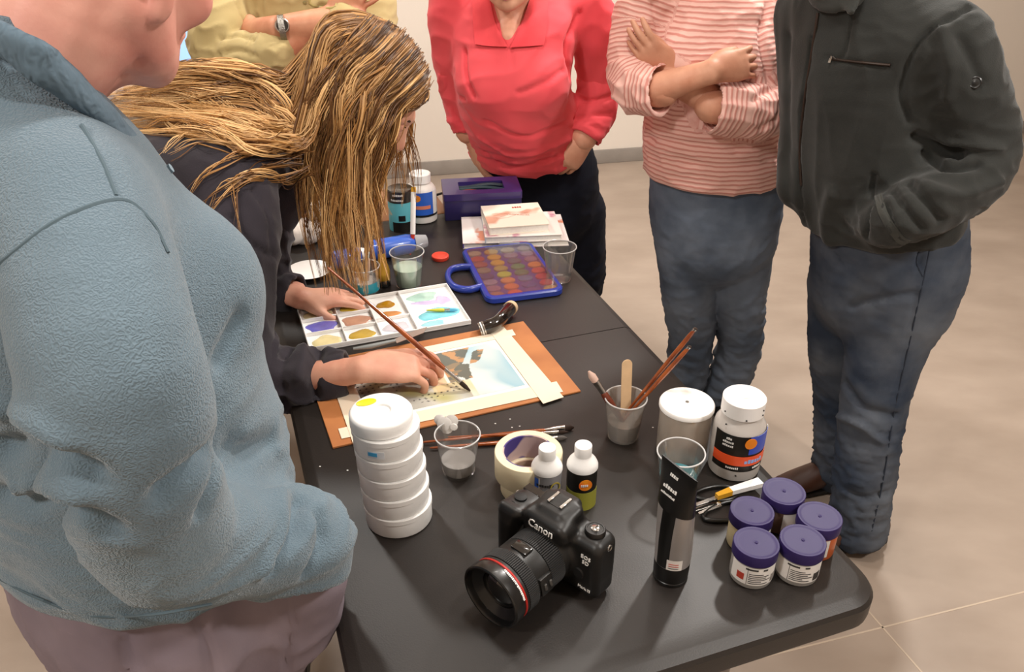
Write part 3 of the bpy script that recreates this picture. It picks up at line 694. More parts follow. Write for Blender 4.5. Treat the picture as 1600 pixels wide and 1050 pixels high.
def blob(x, y, rx, ry, c, nm, h=.0016, rot=0., z_=.004):
    g = G(); v = []; n = 26; ph = x * 90 + y * 50
    rr = [1 + .10 * math.sin(3 * k * 2 * math.pi / n + ph) + .06 * math.sin(5 * k * 2 * math.pi / n + 2 * ph) for k in range(n)]
    rings = [[(rx * s_ * rr[k] * math.cos(2 * math.pi * k / n), ry * s_ * rr[k] * math.sin(2 * math.pi * k / n), zz) for k in range(n)] for s_, zz in ((1, 0), (.96, h * .6), (.8, h), (.3, h * .9))]
    g.rings(rings, Matrix.Translation((x, y, z_)) @ Matrix.Rotation(rot, 4, 'Z')); return g.obj('paint_puddle', mat(nm, c, .18, coat=.5, var=.08, vscale=40), t)
w1, w2, w3, w4 = -hx + .042, -hx + .120, -hx + .198, -hx + .300
blob(w1, 0, .034, .026, '#6f6cc9', 'puddle_violet'); blob(w1, -.066, .032, .024, '#efe0a8', 'puddle_cream'); blob(w1, .062, .034, .020, '#f0e2b4', 'puddle_pale')
blob(w2, 0, .033, .025, '#cf9a80', 'puddle_terracotta'); blob(w2, -.064, .030, .020, '#c3a23e', 'puddle_ochre'); blob(w2, .066, .026, .019, '#d9bd45', 'puddle_mustard')
blob(w3, .052, .022, .016, '#b98412', 'puddle_gold', .0035); blob(w3, .005, .024, .013, '#d99252', 'puddle_orange'); blob(w3, -.060, .030, .022, '#d8d4dc', 'puddle_grey')
blob(w4 - .012, .060, .036, .024, '#b9dccf', 'puddle_mint', .001, .2); blob(w4 + .030, .030, .018, .022, '#d6c3e4', 'puddle_lilac', .001); blob(w4 - .010, .030, .034, .010, '#cfbfe6', 'puddle_lavender', .001, -.2)
blob(w4 + .004, -.030, .050, .026, '#7fd0dd', 'puddle_cyan', .0016, .1); blob(w4 - .020, -.072, .026, .014, '#9edae6', 'puddle_sky', .0012)
brush(np.array(t.location) + np.append(Matrix.Rotation(prot, 2) @ Vector((w4 - .022, -.016)), .010), np.array(t.location) + np.append(Matrix.Rotation(prot, 2) @ Vector((w4 + .046, -.040)), .010), 'short yellow stick lying in the cyan paint puddle', .0034, handle=mat('lime_stick', '#cfc83c', .4), ferr=.012, hair=.018, bm=mat('cyan_tip', '#5fb9dc', .4), name='mixing_brush')
g = G(); q0 = at(548, 546, TZ + .010); q1 = at(598, 534, TZ + .016)
# palette knife and grey brush on the palette rim
t2 = thing('palette_knife', 'grey palette knife lying on the palette rim', 'knife', tuple(at(640, 532, TZ + .0135))); o0 = np.array(t2.location)
g = G(); g.tube([at(552, 545, TZ + .017) - o0, at(580, 541, TZ + .019) - o0, at(618, 532, TZ + .018) - o0], [.003, .0052, .0035], 10); g.obj('handle', mat('grey_handle', '#8d9291', .4), t2)
g = G(); ps = [(616, 530), (650, 516), (667, 511), (662, 520), (620, 536)]; g.prism([tuple((at(x, y, TZ + .016) - o0)[:2]) for x, y in ps], .0020, .0030); g.obj('blade', mat('knife_steel', '#b9aaa2', .35, metal=.6), t2)

# ------------------------------------------------------------------ watercolour pan box
wc = np.array((-.004, 1.885)); wd = np.array((.262, -.965)); wrot = math.atan2(wd[1], wd[0])     # local x along the length towards the viewer
t = thing('watercolour_box', 'blue watercolour pan set with carry handle and clear lid', 'paint box', (wc[0], wc[1], TZ), wrot)
LX, LY = .146, .096
def rrect(hx_, hy_, r, n=6):
    return [(cx + r * math.cos(math.radians(s_ + 90 * k / n)), cy + r * math.sin(math.radians(s_ + 90 * k / n))) for cx, cy, s_ in ((hx_ - r, hy_ - r, 0), (-hx_ + r, hy_ - r, 90), (-hx_ + r, -hy_ + r, 180), (hx_ - r, -hy_ + r, 270)) for k in range(n + 1)]
g = G(); R_ = []
for ins, zz, rc in ((.004, 0, .02), (0, .003, .024), (0, .014, .024), (.003, .0175, .022), (.012, .0175, .016), (.013, .0080, .015)): R_.append([(x, y, zz) for x, y in rrect(LX - ins, LY - ins, rc)])
g.rings(R_); g.obj('tray', BLUE, t)
hp = [(.066, -LY + .006), (.074, -LY - .030), (.050, -LY - .058), (.002, -LY - .064), (-.040, -LY - .050), (-.052, -LY - .024), (-.046, -LY + .006)]
g = G(); g.tube([(x, y, .010) for x, y in catmull([(a, b_) for a, b_ in hp], 30)], .0095, 12, flat=.8); g.obj('handle', BLUE, t)
pan_cols = ['#b9a58c', '#c29a3a', '#a9a29c', '#8c84a4', '#c4402c', '#e0ab22', '#8f93ac', '#8a92b4', '#a34a3c', '#e2b128', '#2f6672', '#8a7894', '#8a806a', '#b0a04a', '#3d9460', '#dc8a2c',
            '#2b3470', '#c3cc3e', '#2f7e58', '#d2503c', '#a08ca8', '#e0904c', '#3d76a6', '#cc2f3e', '#9c6a88', '#e27836', '#39509c', '#d23a48', '#b0705c', '#d9532c', '#5a4c94', '#cf9a54']
g0 = None
for i in range(8):
    for j in range(4):
        x = -LX + .026 + i * .0345; y = LY - .030 - j * .0445 if False else -LY + .031 + j * .0447
        x = -LX + .026 + i * .0342
        g = G(); n = 18; rr = [[(x + .0145 * s_ * math.cos(2 * math.pi * k / n), y + .0185 * s_ * math.sin(2 * math.pi * k / n), zz) for k in range(n)] for s_, zz in ((1, .0075), (1, .0115), (.92, .0125), (.4, .0118))]
        g.rings(rr); g.obj('paint_pan', mat('pan_%d' % (i * 4 + j), pan_cols[i * 4 + j], .45, var=.1, vscale=60), t)
g = G(); g.prism(rrect(LX - .011, LY - .011, .016), .0180, .0190); g.obj('clear_cover', clear_mat('cover_plastic', (.98, .96, .93), .035, .12), t)

# ------------------------------------------------------------------ red lid, curled tube, box, books
g = G(); g.lathe([(.0215, 0), (.0225, .002), (.0225, .009), (.021, .0105), (.018, .0105), (.017, .0098), (0, .0098)], 32)
tag(g.obj('bottle_lid', REDL, loc=tuple(at(688, 404, TZ))), 'small red round lid lying alone on black table', 'lid')

t = thing('hand_stamp', 'glossy black bent tool with cream cork end', 'tool', tuple(at(780, 505, TZ))); o0 = np.array(t.location)
pts = [at(757, 512, TZ + .016) - o0, at(768, 508, TZ + .020) - o0, at(780, 500, TZ + .026) - o0, at(790, 489, TZ + .026) - o0, at(797, 482, TZ + .022) - o0]
g = G(); g.tube(catmull(pts, 16), list(np.interp(np.linspace(0, 1, 16), [0, .2, .45, .75, 1], [.015, .0165, .014, .0150, .0155])), 18); g.obj('grip', mat('gloss_black', '#1c1512', .12, coat=.8), t)
d_ = pts[-1] - pts[-2]; d_ /= np.linalg.norm(d_)
g = G(); g.tube([pts[-1] - d_ * .004, pts[-1] + d_ * .010], [.0168, .0160], 18); g.obj('cork_end', mat('cream_cork', '#d9bb97', .7, var=.1, vscale=60), t)
d_ = pts[0] - pts[1]; d_ /= np.linalg.norm(d_)
for k in range(3): g = G(); g.tube([pts[0] + d_ * (.000 + .0045 * k), pts[0] + d_ * (.003 + .0045 * k)], [.0160 - .0004 * k] * 2, 18); g.obj('band', FERR if k != 1 else WHITE, t)

def at_box(name, label, cat, tl, tr, bl, ztop, h, m, group=None):
    a, b_, c_ = at(*tl, ztop)[:2], at(*tr, ztop)[:2], at(*bl, ztop)[:2]; ex = b_ - a; lx = np.linalg.norm(ex); ex /= lx; ey = np.array((ex[1], -ex[0])); ly = abs((c_ - a) @ ey)
    cen = a + ex * lx / 2 + ey * ly / 2
    t = thing(name, label, cat, (cen[0], cen[1], ztop - h), math.atan2(ex[1], ex[0]), group); return t, lx, ly
t, lx, ly = at_box('supply_box', 'indigo cardboard supply box with oval opening full of cords', 'box', (690, 280), (806, 275), (706, 304), TZ + .080, .080, None)
g = G(); g.box((-lx / 2, -ly / 2, 0), (lx / 2, ly / 2, .066), bev=.003); g.obj('body', INDIGO, t)
fr = rrect(lx / 2 + .002, ly / 2 + .002, .006, 3); n = len(fr)
hole = []
for x, y in fr:
    a = math.atan2(y / ly, x / lx); hole.append((.40 * lx * math.cos(a), .36 * ly * math.sin(a)))
g = G(); g.rings([[(x, y, .060) for x, y in fr], [(x, y, .080) for x, y in fr], [(x, y, .080) for x, y in hole], [(x, y, .067) for x, y in hole]], cap0=False, cap1=False); g.obj('lid', mat('indigo_lid', '#382a68', .35, coat=.2), t)
for k, (yy, c_) in enumerate(((.016, '#22303c'), (-.004, '#1f3a44'), (-.026, '#d0562f'))):
    g = G(); g.tube([(x, yy + .008 * math.sin(x * 40 + k), .071 + .004 * math.cos(x * 30 + k)) for x in np.linspace(-.30 * lx, .30 * lx, 12)], .0055 if k < 2 else .003, 8); g.obj('cord', mat('cord_%d' % k, c_, .5), t)

COVERS = [('art_book', 'white glossy art book with violet spine under the other books', (729, 340), (868, 336), (766, 378), TZ + .016, .016, '#e9e0dc', '#dd9478'),
          ('art_book', 'middle pale art book with pink and blue cover', (752, 334), (866, 330), (782, 370), TZ + .034, .018, '#ece2da', '#c98fa0'),
          ('art_book', 'cream art book with red sketch on top of pile', (751, 322), (840, 316), (770, 356), TZ + .056, .022, '#f3e7d6', '#d8a48c')]
for k, (nm, lb, tl, tr, bl, zt, h, c_, c2_) in enumerate(COVERS):
    t, lx, ly = at_box(nm, lb, 'book', tl, tr, bl, zt, h, None, 'books stacked by the supply box')
    if k == 0: lx, ly = lx + .03, ly + .01
    cov = mat('cover_%d' % k, c_, .3, color2=c2_, vscale=16 if k < 2 else 10, vlo=.38, vhi=.44, coat=.3, detail=2)
    g = G(); g.box((-lx / 2 + .003, -ly / 2 + .003, .002), (lx / 2 - .003, ly / 2 - .003, h - .002)); g.obj('pages', mat('page_edge', '#f1ece4', .8, var=.03, vscale=200), t)
    for z0 in (0, h - .002): g = G(); g.box((-lx / 2, -ly / 2, z0), (lx / 2, ly / 2, z0 + .002)); g.obj('cover', cov, t)
    g = G(); g.box((-lx / 2, -ly / 2, .0005), (-lx / 2 + .003, ly / 2, h - .0005)); g.obj('spine', mat('spine_%d' % k, ['#6a55a8', '#c9d2dc', '#f1e6d8'][k], .4), t)
    if k == 2:
        for s_, xx, yy, sz in (('....', lx * .12, ly * .30, .014),): marks(len(s_), sz, M=Matrix.Translation((xx, yy, h)) @ Matrix.Rotation(-math.pi / 2, 4, 'X')).obj('print_marks', redspot, t)
        for q in range(4):
            g = G(); g.tube([(x - .01, -.010 + .006 * q + .010 * math.sin(x * 60 + q * 1.3), h) for x in np.linspace(-.05, .05, 22)], .0006, 5); g.obj('sketch_line', mat('sketch_red', '#c98a76', .6), t)
t = thing('clear_clip_box', 'small clear plastic clip box lying against the books', 'box', tuple(at(796, 387, TZ)), -.05)
g = G(); g.box((-.028, -.010, 0), (.028, .012, .018), bev=.002); g.obj('shell', clear_mat('clip_clear', (1, 1, 1), .30), t)
g = G(); g.box((-.026, -.0085, .001), (.010, .006, .008), bev=.001); g.obj('insert', WHITE, t)

# ------------------------------------------------------------------ clutter at the painter's side
b = at(629, 356, TZ); t = thing('brush_pack', 'teal and black paint can beside the blue labelled jar', 'can', tuple(b), -.1)
g = G(); g.lathe([(.034, 0), (.036, .001), (.036, .085), (.0355, .086)], 36); g.obj('body', mat('can_teal', '#5fb7c4', .4), t)
patch(.0362, .0, .030, -30, 60).obj('label_shape', BLACKL, t); patch(.0362, .034, .050, 0, 30).obj('label_shape', BLACKL, t)
g = G(); g.lathe([(.0355, .085), (.0365, .086), (.0365, .117), (.034, .119), (.031, .1175), (0, .116)], 36); g.obj('lid', mat('dark_lid', '#262019', .3, coat=.3), t)
marks(6, .010, .0368, M=Matrix.Translation((0, 0, .106)) @ Matrix.Rotation(.1, 4, 'Z')).obj('print_marks', TEXTW, t)
marks(9, .0085, .0368, M=Matrix.Translation((0, 0, .092)) @ Matrix.Rotation(.1, 4, 'Z')).obj('print_marks', TEXTW, t)
t = thing('marker_pen', 'white marker with red tip leaning against blue bottle', 'pen', tuple(at(645, 389, TZ))); o0 = np.array(t.location)
p0 = P(646, 300, o0[1] + .012) - o0; p1 = P(645, 366, o0[1] - .030) - o0; p2 = P(641, 398, o0[1] - .040) - o0
g = G(); g.tube([p0, p1], .0068, 12); g.obj('barrel', WHITE, t); g = G(); g.tube([p1, p2], [.0058, .0020], 12); g.obj('tip', REDL, t)
g = G(); g.tube([p0 + (p0 - p1) * .12, p0], [.0060, .0070], 12); g.obj('cap', mat('cap_yellow', '#d8a125', .4), t)

def lying_bottle(pa_, pb_, r, label, m, capm, name='paint_bottle', cap=.2):
    a = np.array(pa_); b_ = np.array(pb_); d = b_ - a; L = np.linalg.norm(d); d /= L; t = thing(name, label, 'bottle', tuple((a[0], a[1], TZ))); o_ = np.array(t.location); a = a - o_
    q = lambda s_: a + d * s_ * L
    g = G(); ss = [0, .01, .04, 1 - cap - .12, 1 - cap - .05, 1 - cap]; rr = [r * .8, r * .95, r, r, r * .9, r * .62]; g.tube([q(s_) for s_ in ss], rr, 26); g.obj('body', m, t)
    g = G(); g.tube([q(1 - cap), q(1 - cap * .6), q(1)], [r * .80, r * .74, r * .60], 22); g.obj('cap', capm, t); return t
lying_bottle(at(578, 392, TZ + .027), at(666, 376, TZ + .027), .0265, 'blue squeeze bottle with clear cap lying on its side', mat('bright_blue', '#3466cf', .3, coat=.4), clear_mat('clear_cap', (.9, .92, .95), .4), cap=.22)
lying_bottle(at(522, 407, TZ + .024), at(572, 396, TZ + .024), .0235, 'second blue bottle lying behind the hanging hair', mat('bright_blue2', '#3b62b8', .3, coat=.4), WHITE, cap=.18)
t = thing('gold_bottle', 'gold paint bottle standing upside down on its black cap', 'bottle', tuple(at(600, 446, TZ)))
g = G(); g.lathe([(.012, 0), (.0165, .002), (.0165, .016), (.015, .018)], 24); g.obj('cap', BLACKP, t)
g = G(); g.lathe([(.0155, .018), (.0175, .021), (.0175, .040), (.014, .055), (.0095, .070), (.0080, .084), (.0065, .087)], 26); g.obj('body', mat('gold_paint', '#c79a2c', .3, metal=.35), t)
g = G(); g.lathe([(.0068, .086), (.0070, .094), (.0050, .112), (.0012, .126)], 18); g.obj('nozzle', mat('navy_nozzle', '#222850', .4), t)
tc = cup(572, 456, .036, .029, .070, 'cup with teal band and brushes beside gold bottle', L_white, .03)
patch(.0335, .010, .034, -60, 95).obj('label_band', mat('teal_band', '#2c95a8', .4), tc)
cb2 = np.array(tc.location)
for px_, py_, lb, hc in ((556, 392, 'pale wooden brush in the teal banded cup', '#d9b98c'), (574, 384, 'beige brush in the teal banded cup', '#d8b49a'), (548, 400, 'orange brush in the teal banded cup', '#d9902c')):
    brush(cb2 + (.004, 0, .006), P(px_, py_, cb2[1] + .012), lb, .0050, handle=mat('h' + hc, hc, .5), ferr=.015, hair=.014, bm=mat('bristle_tan', '#c7a37c', .8))
# crumpled paper towel, plate and pots at the left edge
F_ = Field((-.70, 1.86, .735), (-.46, 2.12, .84), .004); pc_ = at(462, 372, TZ)
for k in range(9):
    a = k * 2.4; F_.ell(pc_ + (.045 * math.cos(a) * (k % 3) / 2, .05 * math.sin(a) * (k % 3) / 2, .016 + .010 * (k % 4)), (.038, .034, .024 + .004 * (k % 3)), k=.012)
F_.cut((0, 0, TZ + .0005), (0, 0, -1)); V, F = F_.mesh(); N_ = vnormals(V, F); V = V + N_ * (.004 * waves(V, 22, 31, 5, 1.4))[:, None]; V[:, 2] = np.maximum(V[:, 2], TZ)
t = put('paper_towel', V, F, mat('crumpled_tissue', '#f0e6dc', .9), origin=(pc_[0], pc_[1], TZ)); t.location = (pc_[0], pc_[1], TZ); tag(t, 'crumpled white paper towel by the painter\'s sleeve', 'paper towel')
g = G(); g.lathe([(.030, 0), (.033, .001), (.052, .010), (.056, .013), (.0545, .0135), (.031, .004), (0, .0035)], 36); tag(g.obj('saucer', WHITE, loc=tuple(at(484, 428, TZ))), 'white saucer beside the crumpled paper towel', 'dish')
t = thing('round_pot', 'blue paint pot standing behind the paper towel', 'pot', tuple(at(458, 340, TZ)))
g = G(); g.lathe([(.026, 0), (.028, .002), (.028, .036), (.026, .038)], 28); g.obj('body', mat('blue_glaze', '#2a3590', .25, coat=.4), t)
g = G(); g.lathe([(.029, .036), (.0295, .038), (.0295, .048), (.027, .050), (0, .050)], 28); g.obj('lid', mat('blue_lid', '#3946a8', .3), t)
g = G(); g.lathe([(.029, .0), (.031, .002), (.031, .052), (.026, .055), (.020, .058), (.020, .066), (0, .067)], 28); tag(g.obj('white_pot', mat('pot_cream', '#efe6da', .4), loc=tuple(at(500, 352, TZ))), 'cream lidded pot standing beside the blue pot', 'pot')
# flakes of dried paint on the table
g = G()
for x, y in ((774, 662), (797, 655), (812, 666), (800, 668), (543, 735), (500, 729), (827, 694), (1020, 668), (520, 775), (690, 556)):
    q = at(x, y, TZ); g.prism([(q[0] + .002 * math.cos(a + x), q[1] + .0013 * math.sin(a + x)) for a in (0, 1.6, 3.1, 4.6)], TZ, TZ + .0006)
o = g.obj('paint_flakes', TEXTW); o['kind'] = 'stuff'; tag(o, 'tiny white flakes of dried paint scattered on the tabletop', 'flakes')

# ------------------------------------------------------------------ DSLR camera
cp = (.066, .894, TZ + .0032); CR = math.radians(-42)
t = thing('dslr_camera', 'black digital SLR camera with red ringed zoom lens', 'camera', cp, CR); t.scale = (1.12, 1.06, 1.08)
CB = mat('camera_black', '#171615', .42, var=.05, bump=.12, bscale=900, bdist=.001); RUB = mat('rubber_black', '#100f0f', .6, bump=.25, bscale=500, bdist=.001)
F_ = Field((-.086, -.050, -.004), (.086, .052, .132), .0016)
F_.box((.002, .006, .046), (.074, .022, .046), rnd=.012, k=.004)                     # main body
F_.box((.050, .008, .060), (.022, .019, .034), rnd=.010, k=.008)
F_.box((-.056, -.010, .045), (.0195, .034, .0450), rnd=.017, k=.012)                 # grip
F_.box((-.056, -.014, .086), (.0175, .026, .0085), A=Matrix.Rotation(-.30, 3, 'X'), rnd=.008, k=.012)
F_.box((0, -.006, .098), (.030, .026, .016), A=Matrix.Rotation(.22, 3, 'X'), rnd=.007, k=.010)   # prism hump
F_.box((0, .004, .104), (.019, .024, .0135), rnd=.006, k=.012)
F_.box((0, -.020, .094), (.034, .012, .010), rnd=.006, k=.012)
F_.chain([(.0, -.024, .050), (0, .0, .050)], [.0395, .041], k=.010)                    # mount collar
V, F = F_.mesh(); V = smooth(V, F, 2); o = put('body', V, F, CB, t, origin=(0, 0, 0))
g = G(); g.box((-.0100, -.010, .1180), (.0100, .014, .1195)); g.obj('hot_shoe', BLACKP, t)
for sx in (-1, 1): g = G(); g.box((sx * .0098 - .0022, -.010, .1190), (sx * .0098 + .0022, .014, .1222), bev=.0006, seg=1); g.obj('shoe_rail', FERR, t)
g = G(); g.lathe([(.0125, .086), (.0135, .088), (.0135, .1010), (.0125, .1025), (.0105, .1025), (.010, .1018), (0, .1018)], 30, Matrix.Translation((.053, .008, 0)))
dl = g.obj('mode_dial', BLACKP, t); g = G(); g.lathe([(.0060, .1015), (.0060, .1030), (.0045, .1040), (0, .1042)], 22, Matrix.Translation((.053, .008, 0))); g.obj('dial_hub', FERR, dl)
g = G(); g.tube([(.053, .008, .103), (.060, .004, .114)], [.0012, .0009], 8); g.obj('dial_lever', FERR, dl)
g = G(); g.lathe([(.0075, 0), (.0075, .003), (.006, .0042), (0, .0038)], 24, Matrix.Translation((-.057, -.026, .0925)) @ Matrix.Rotation(.45, 4, 'X')); g.obj('shutter_button', RUB, t)
g = G(); g.lathe([(.0085, 0), (.0085, .004), (.0065, .005), (0, .005)], 24, Matrix.Translation((-.057, -.008, .095))); g.obj('control_dial', RUB, t)
g = G(); g.box((-.070, .012, .091), (-.036, .026, .0945), bev=.001, seg=1); g.obj('top_screen', mat('lcd_dark', '#2a2420', .15), t)
# strap lugs
for sx in (-.076, .076): g = G(); g.tube([(sx, .008 + .004 * math.cos(a), .083 + .004 * math.sin(a)) for a in np.linspace(0, 2 * math.pi, 14, endpoint=False)], .0011, 6, closed=True); g.obj('strap_lug', FERR, t)
g = G(); g.lathe([(.0085, 0), (.0088, .005), (.0078, .0068), (0, .0068)], 24, Matrix.Translation((.0475, -.012, .038)) @ Matrix.Rotation(math.pi / 2, 4, 'X')); g.obj('lens_release', RUB, t)
text_geo('Canon', .0150, thick=.0006, M=Matrix.Translation((0, -.0385, .0940)) @ Matrix.Rotation(-.22, 4, 'X')).obj('lettering', TEXTW, t)
text_geo('EOS', .0085, M=Matrix.Translation((.0575, -.0168, .0680))).obj('lettering', TEXTW, t)
text_geo('5D', .0085, M=Matrix.Translation((.0575, -.0168, .0590))).obj('lettering', TEXTW, t)
text_geo('Mark III', .0062, M=Matrix.Translation((.0575, -.0168, .0140))).obj('lettering', TEXTW, t)
# lens, axis along -y at z = .050
LM = Matrix.Translation((0, -.022, .050)) @ Matrix.Rotation(math.pi / 2, 4, 'X')
def ribbed(z0, z1, r, n=90, dep=.0011):
    g = G(); k = n * 4; rings = []
    for rr0, z_ in ((r - dep, z0), (r, z0 + .0006), (r, z1 - .0006), (r - dep, z1)):
        rings.append([((rr0 - (dep if i % 4 < 1 else 0)) * math.cos(2 * math.pi * i / k), (rr0 - (dep if i % 4 < 1 else 0)) * math.sin(2 * math.pi * i / k), z_) for i in range(k)])
    g.rings(rings, LM); return g
g = G(); g.lathe([(.033, -.008), (.036, .0), (.0365, .010), (.0385, .0125)], 56, LM); lens = g.obj('lens_mount_barrel', CB, t)
ribbed(.0125, .040, .0405).obj('zoom_ring', RUB, t)
g = G(); g.lathe([(.0395, .040), (.0405, .041), (.0405, .063), (.0415, .066), (.0415, .067)], 56, LM); g.obj('lens_barrel', CB, t)
ribbed(.067, .086, .0430, 100, .0009).obj('focus_ring', RUB, t)
g = G(); g.lathe([(.0415, .086), (.0425, .087), (.0425, .0905), (.0415, .091)], 56, LM); g.obj('lens_collar', CB, t)
g = G(); g.lathe([(.0424, .0905), (.0430, .0912), (.0430, .0934), (.0424, .094)], 64, LM); g.obj('red_ring', mat('red_ring', '#b3221a', .35), t)
g = G(); g.lathe([(.0420, .0935), (.0425, .095), (.0440, .099), (.0440, .112), (.0425, .1135), (.0405, .1135), (.0395, .111), (.0385, .104), (.030, .0985), (.0268, .0960), (.0268, .094)], 64, LM, cap1=False); g.obj('front_rim', mat('satin_black', '#141313', .3, coat=.2), t)
g = G(); g.lathe([(.0270, .0945), (.022, .0985), (.014, .1012), (.006, .1024), (0, .1026)], 48, LM, cap0=True); g.obj('front_glass', mat('lens_glass', '#0b0a09', .04, coat=1., spec=.8), t)
g = G(); g.box((-.012, -.0405 - .0018, .044), (.012, -.0405 + .004, .060), bev=.0014); o = g.obj('distance_window', mat('window_gloss', '#1c1a19', .12, coat=.6), t); o.matrix_local = Matrix.Translation((0, -.022, .050)) @ Matrix.Rotation(math.pi / 2, 4, 'X') @ Matrix.Rotation(math.pi, 4, 'Z')
sw = Matrix.Translation((0, -.022, .050)) @ Matrix.Rotation(math.pi / 2, 4, 'X') @ Matrix.Rotation(math.radians(100), 4, 'Z')
g = G(); g.box((-.013, -.0430, .042), (.013, -.036, .064), bev=.0014); o = g.obj('switch_panel', mat('panel_black', '#191817', .4), t); o.matrix_local = sw
for zz in (.047, .057):
    g = G(); g.box((-.006, -.0452, zz - .0022), (.004, -.0425, zz + .0022), bev=.0008, seg=1); s_ = g.obj('switch', mat('switch_grey', '#45423f', .4), t); s_.matrix_local = sw
lt = marks(20, .0046, .0441, M=None); lt.obj('print_marks', TEXTW, t).matrix_local = LM @ Matrix.Translation((0, 0, .0955)) @ Matrix.Rotation(math.radians(145), 4, 'Z')
# ------------------------------------------------------------------ people: tools
class Shape:
    """records limbs, then meshes them as one continuous surface"""
    def __init__(s, vs): s.vs = vs; s.ops = []; s.lo = np.full(3, 9.); s.hi = np.full(3, -9.)
    def _b(s, p, r): p = np.atleast_2d(p); s.lo = np.minimum(s.lo, p.min(0) - r); s.hi = np.maximum(s.hi, p.max(0) + r)
    def chain(s, pts, rad, op='add', **k):
        if op == 'add': s._b(np.array(pts, float), max(np.max(r) for r in rad) + .02)
        s.ops.append(('chain', (pts, rad), dict(op=op, **k))); return s
    def ell(s, c, r, op='add', **k):
        if op == 'add': s._b(np.array(c, float), max(r) + .02)
        s.ops.append(('ell', (c, r), dict(op=op, **k))); return s
    def box(s, c, h, op='add', **k):
        if op == 'add': s._b(np.array(c, float), float(np.linalg.norm(h)) + .01)
        s.ops.append(('box', (c, h), dict(op=op, **k))); return s
    def cut(s, p, n, **k): s.ops.append(('cut', (p, n), k)); return s
    def mesh(s, it=1):
        F = Field(s.lo, s.hi, s.vs)
        for nm, a, k in s.ops: getattr(F, nm)(*a, **k)
        V, Q = F.mesh(); return smooth(V, Q, it), Q

def unit(v): v = np.asarray(v, float); return v / np.linalg.norm(v)
def dirs(yaw):                       # facing (yaw 0 = +y, clockwise towards +x) and the person's right
    a = math.radians(yaw); return np.array((math.sin(a), math.cos(a), 0)), np.array((math.cos(a), -math.sin(a), 0))
def creases(V, N, lines):
    """lines: (points, width, depth); depth < 0 cuts in, > 0 raises a fold"""
    for pts, wd, dp in lines: V = V + N * (1.5 * dp * np.exp(-(segdist(V, catmull(pts, 12) if len(pts) > 2 else pts) / (wd * .85)) ** 2))[:, None]
    return V

def skin_mat(name, c, c2, rough=.5):
    return mat(name, c, rough, vscale=16, color2=c2, bump=.12, bscale=260, bdist=.002, detail=4, vlo=.3, vhi=.7, spec=.35)

def head_matrix(c, yaw, pitch, roll=0.):
    return Matrix.Translation(c) @ Matrix.Rotation(-math.radians(yaw), 4, 'Z') @ Matrix.Rotation(-math.radians(pitch), 4, 'X') @ Matrix.Rotation(math.radians(roll), 4, 'Y')
def add_head(S_, c, yaw, pitch, neck, roll=0., neck_r=.056, female=False, s=1.0):
    """skull, jaw, nose, brow, lips, ears and neck into shape S_; returns the head matrix"""
    M = head_matrix(c, yaw, pitch, roll) @ Matrix.Scale(s, 4); A = np.array(M.to_3x3()) / s
    w = lambda *p: np.array(M @ Vector(p)); sd = A[:, 0]
    S_.ell(w(0, -.014, .048), (.076 * s, .099 * s, .086 * s), A=A, k=.02)
    S_.ell(w(0, .036, -.004), (.060 * s, .056 * s, .082 * s), A=A, k=.03)
    j = .94 if female else 1.0
    S_.chain([w(-.060 * j, .0, -.030), w(-.048 * j, .040, -.074), w(0, .076, -.094), w(.048 * j, .040, -.074), w(.060 * j, .0, -.030)], [.020 * s, .021 * s, .020 * s, .021 * s, .020 * s], k=.03, n=17)
    S_.ell(w(0, .040, -.070), (.040 * s, .040 * s, .022 * s), A=A, k=.03)
    S_.ell(w(0, .088, -.090), (.019 * s, .014 * s, .015 * s), A=A, k=.02)
    for x in (-1, 1):
        S_.ell(w(x * .040, .064, -.012), (.023 * s, .022 * s, .022 * s), A=A, k=.02)
        S_.ell(w(x * .031, .102, .022), (.016 * s, .013 * s, .010 * s), A=A, k=.014, op='sub')
        S_.ell(w(x * .0125, .100, -.024), (.009 * s, .010 * s, .008 * s), A=A, k=.008)
        S_.ell(w(x * .083, -.008, .012), (.009 * s, .019 * s, .027 * s), A=A, k=.005); S_.ell(w(x * .083, .000, -.020), (.008 * s, .011 * s, .018 * s), A=A, k=.005)
        S_.ell(w(x * .090, -.002, .010), (.006 * s, .010 * s, .015 * s), A=A, k=.004, op='sub')
    S_.chain([w(-.042, .074, .040), w(0, .090, .042), w(.042, .074, .040)], [.010 * s, .011 * s, .010 * s], k=.016)
    S_.chain([w(0, .088, .034), w(0, .104, .002), w(0, .114, -.016)], [.008 * s, .0105 * s, .0125 * s], k=.012)
    S_.chain([w(-.024, .084, -.053), w(0, .098, -.049), w(.024, .084, -.053)], [.004 * s, .0075 * s, .004 * s], k=.006)
    S_.chain([w(-.021, .085, -.063), w(0, .097, -.065), w(.021, .085, -.063)], [.004 * s, .008 * s, .004 * s], k=.006)
    S_.chain([w(-.026, .094, -.0575), w(0, .106, -.0575), w(.026, .094, -.0575)], [.0022] * 3, k=.003, op='sub')
    S_.chain([w(0, -.035, -.020), w(0, -.030, -.075), np.asarray(neck, float)], [.055 * s, neck_r, neck_r * 1.08], k=.03, side=sd)
    return M
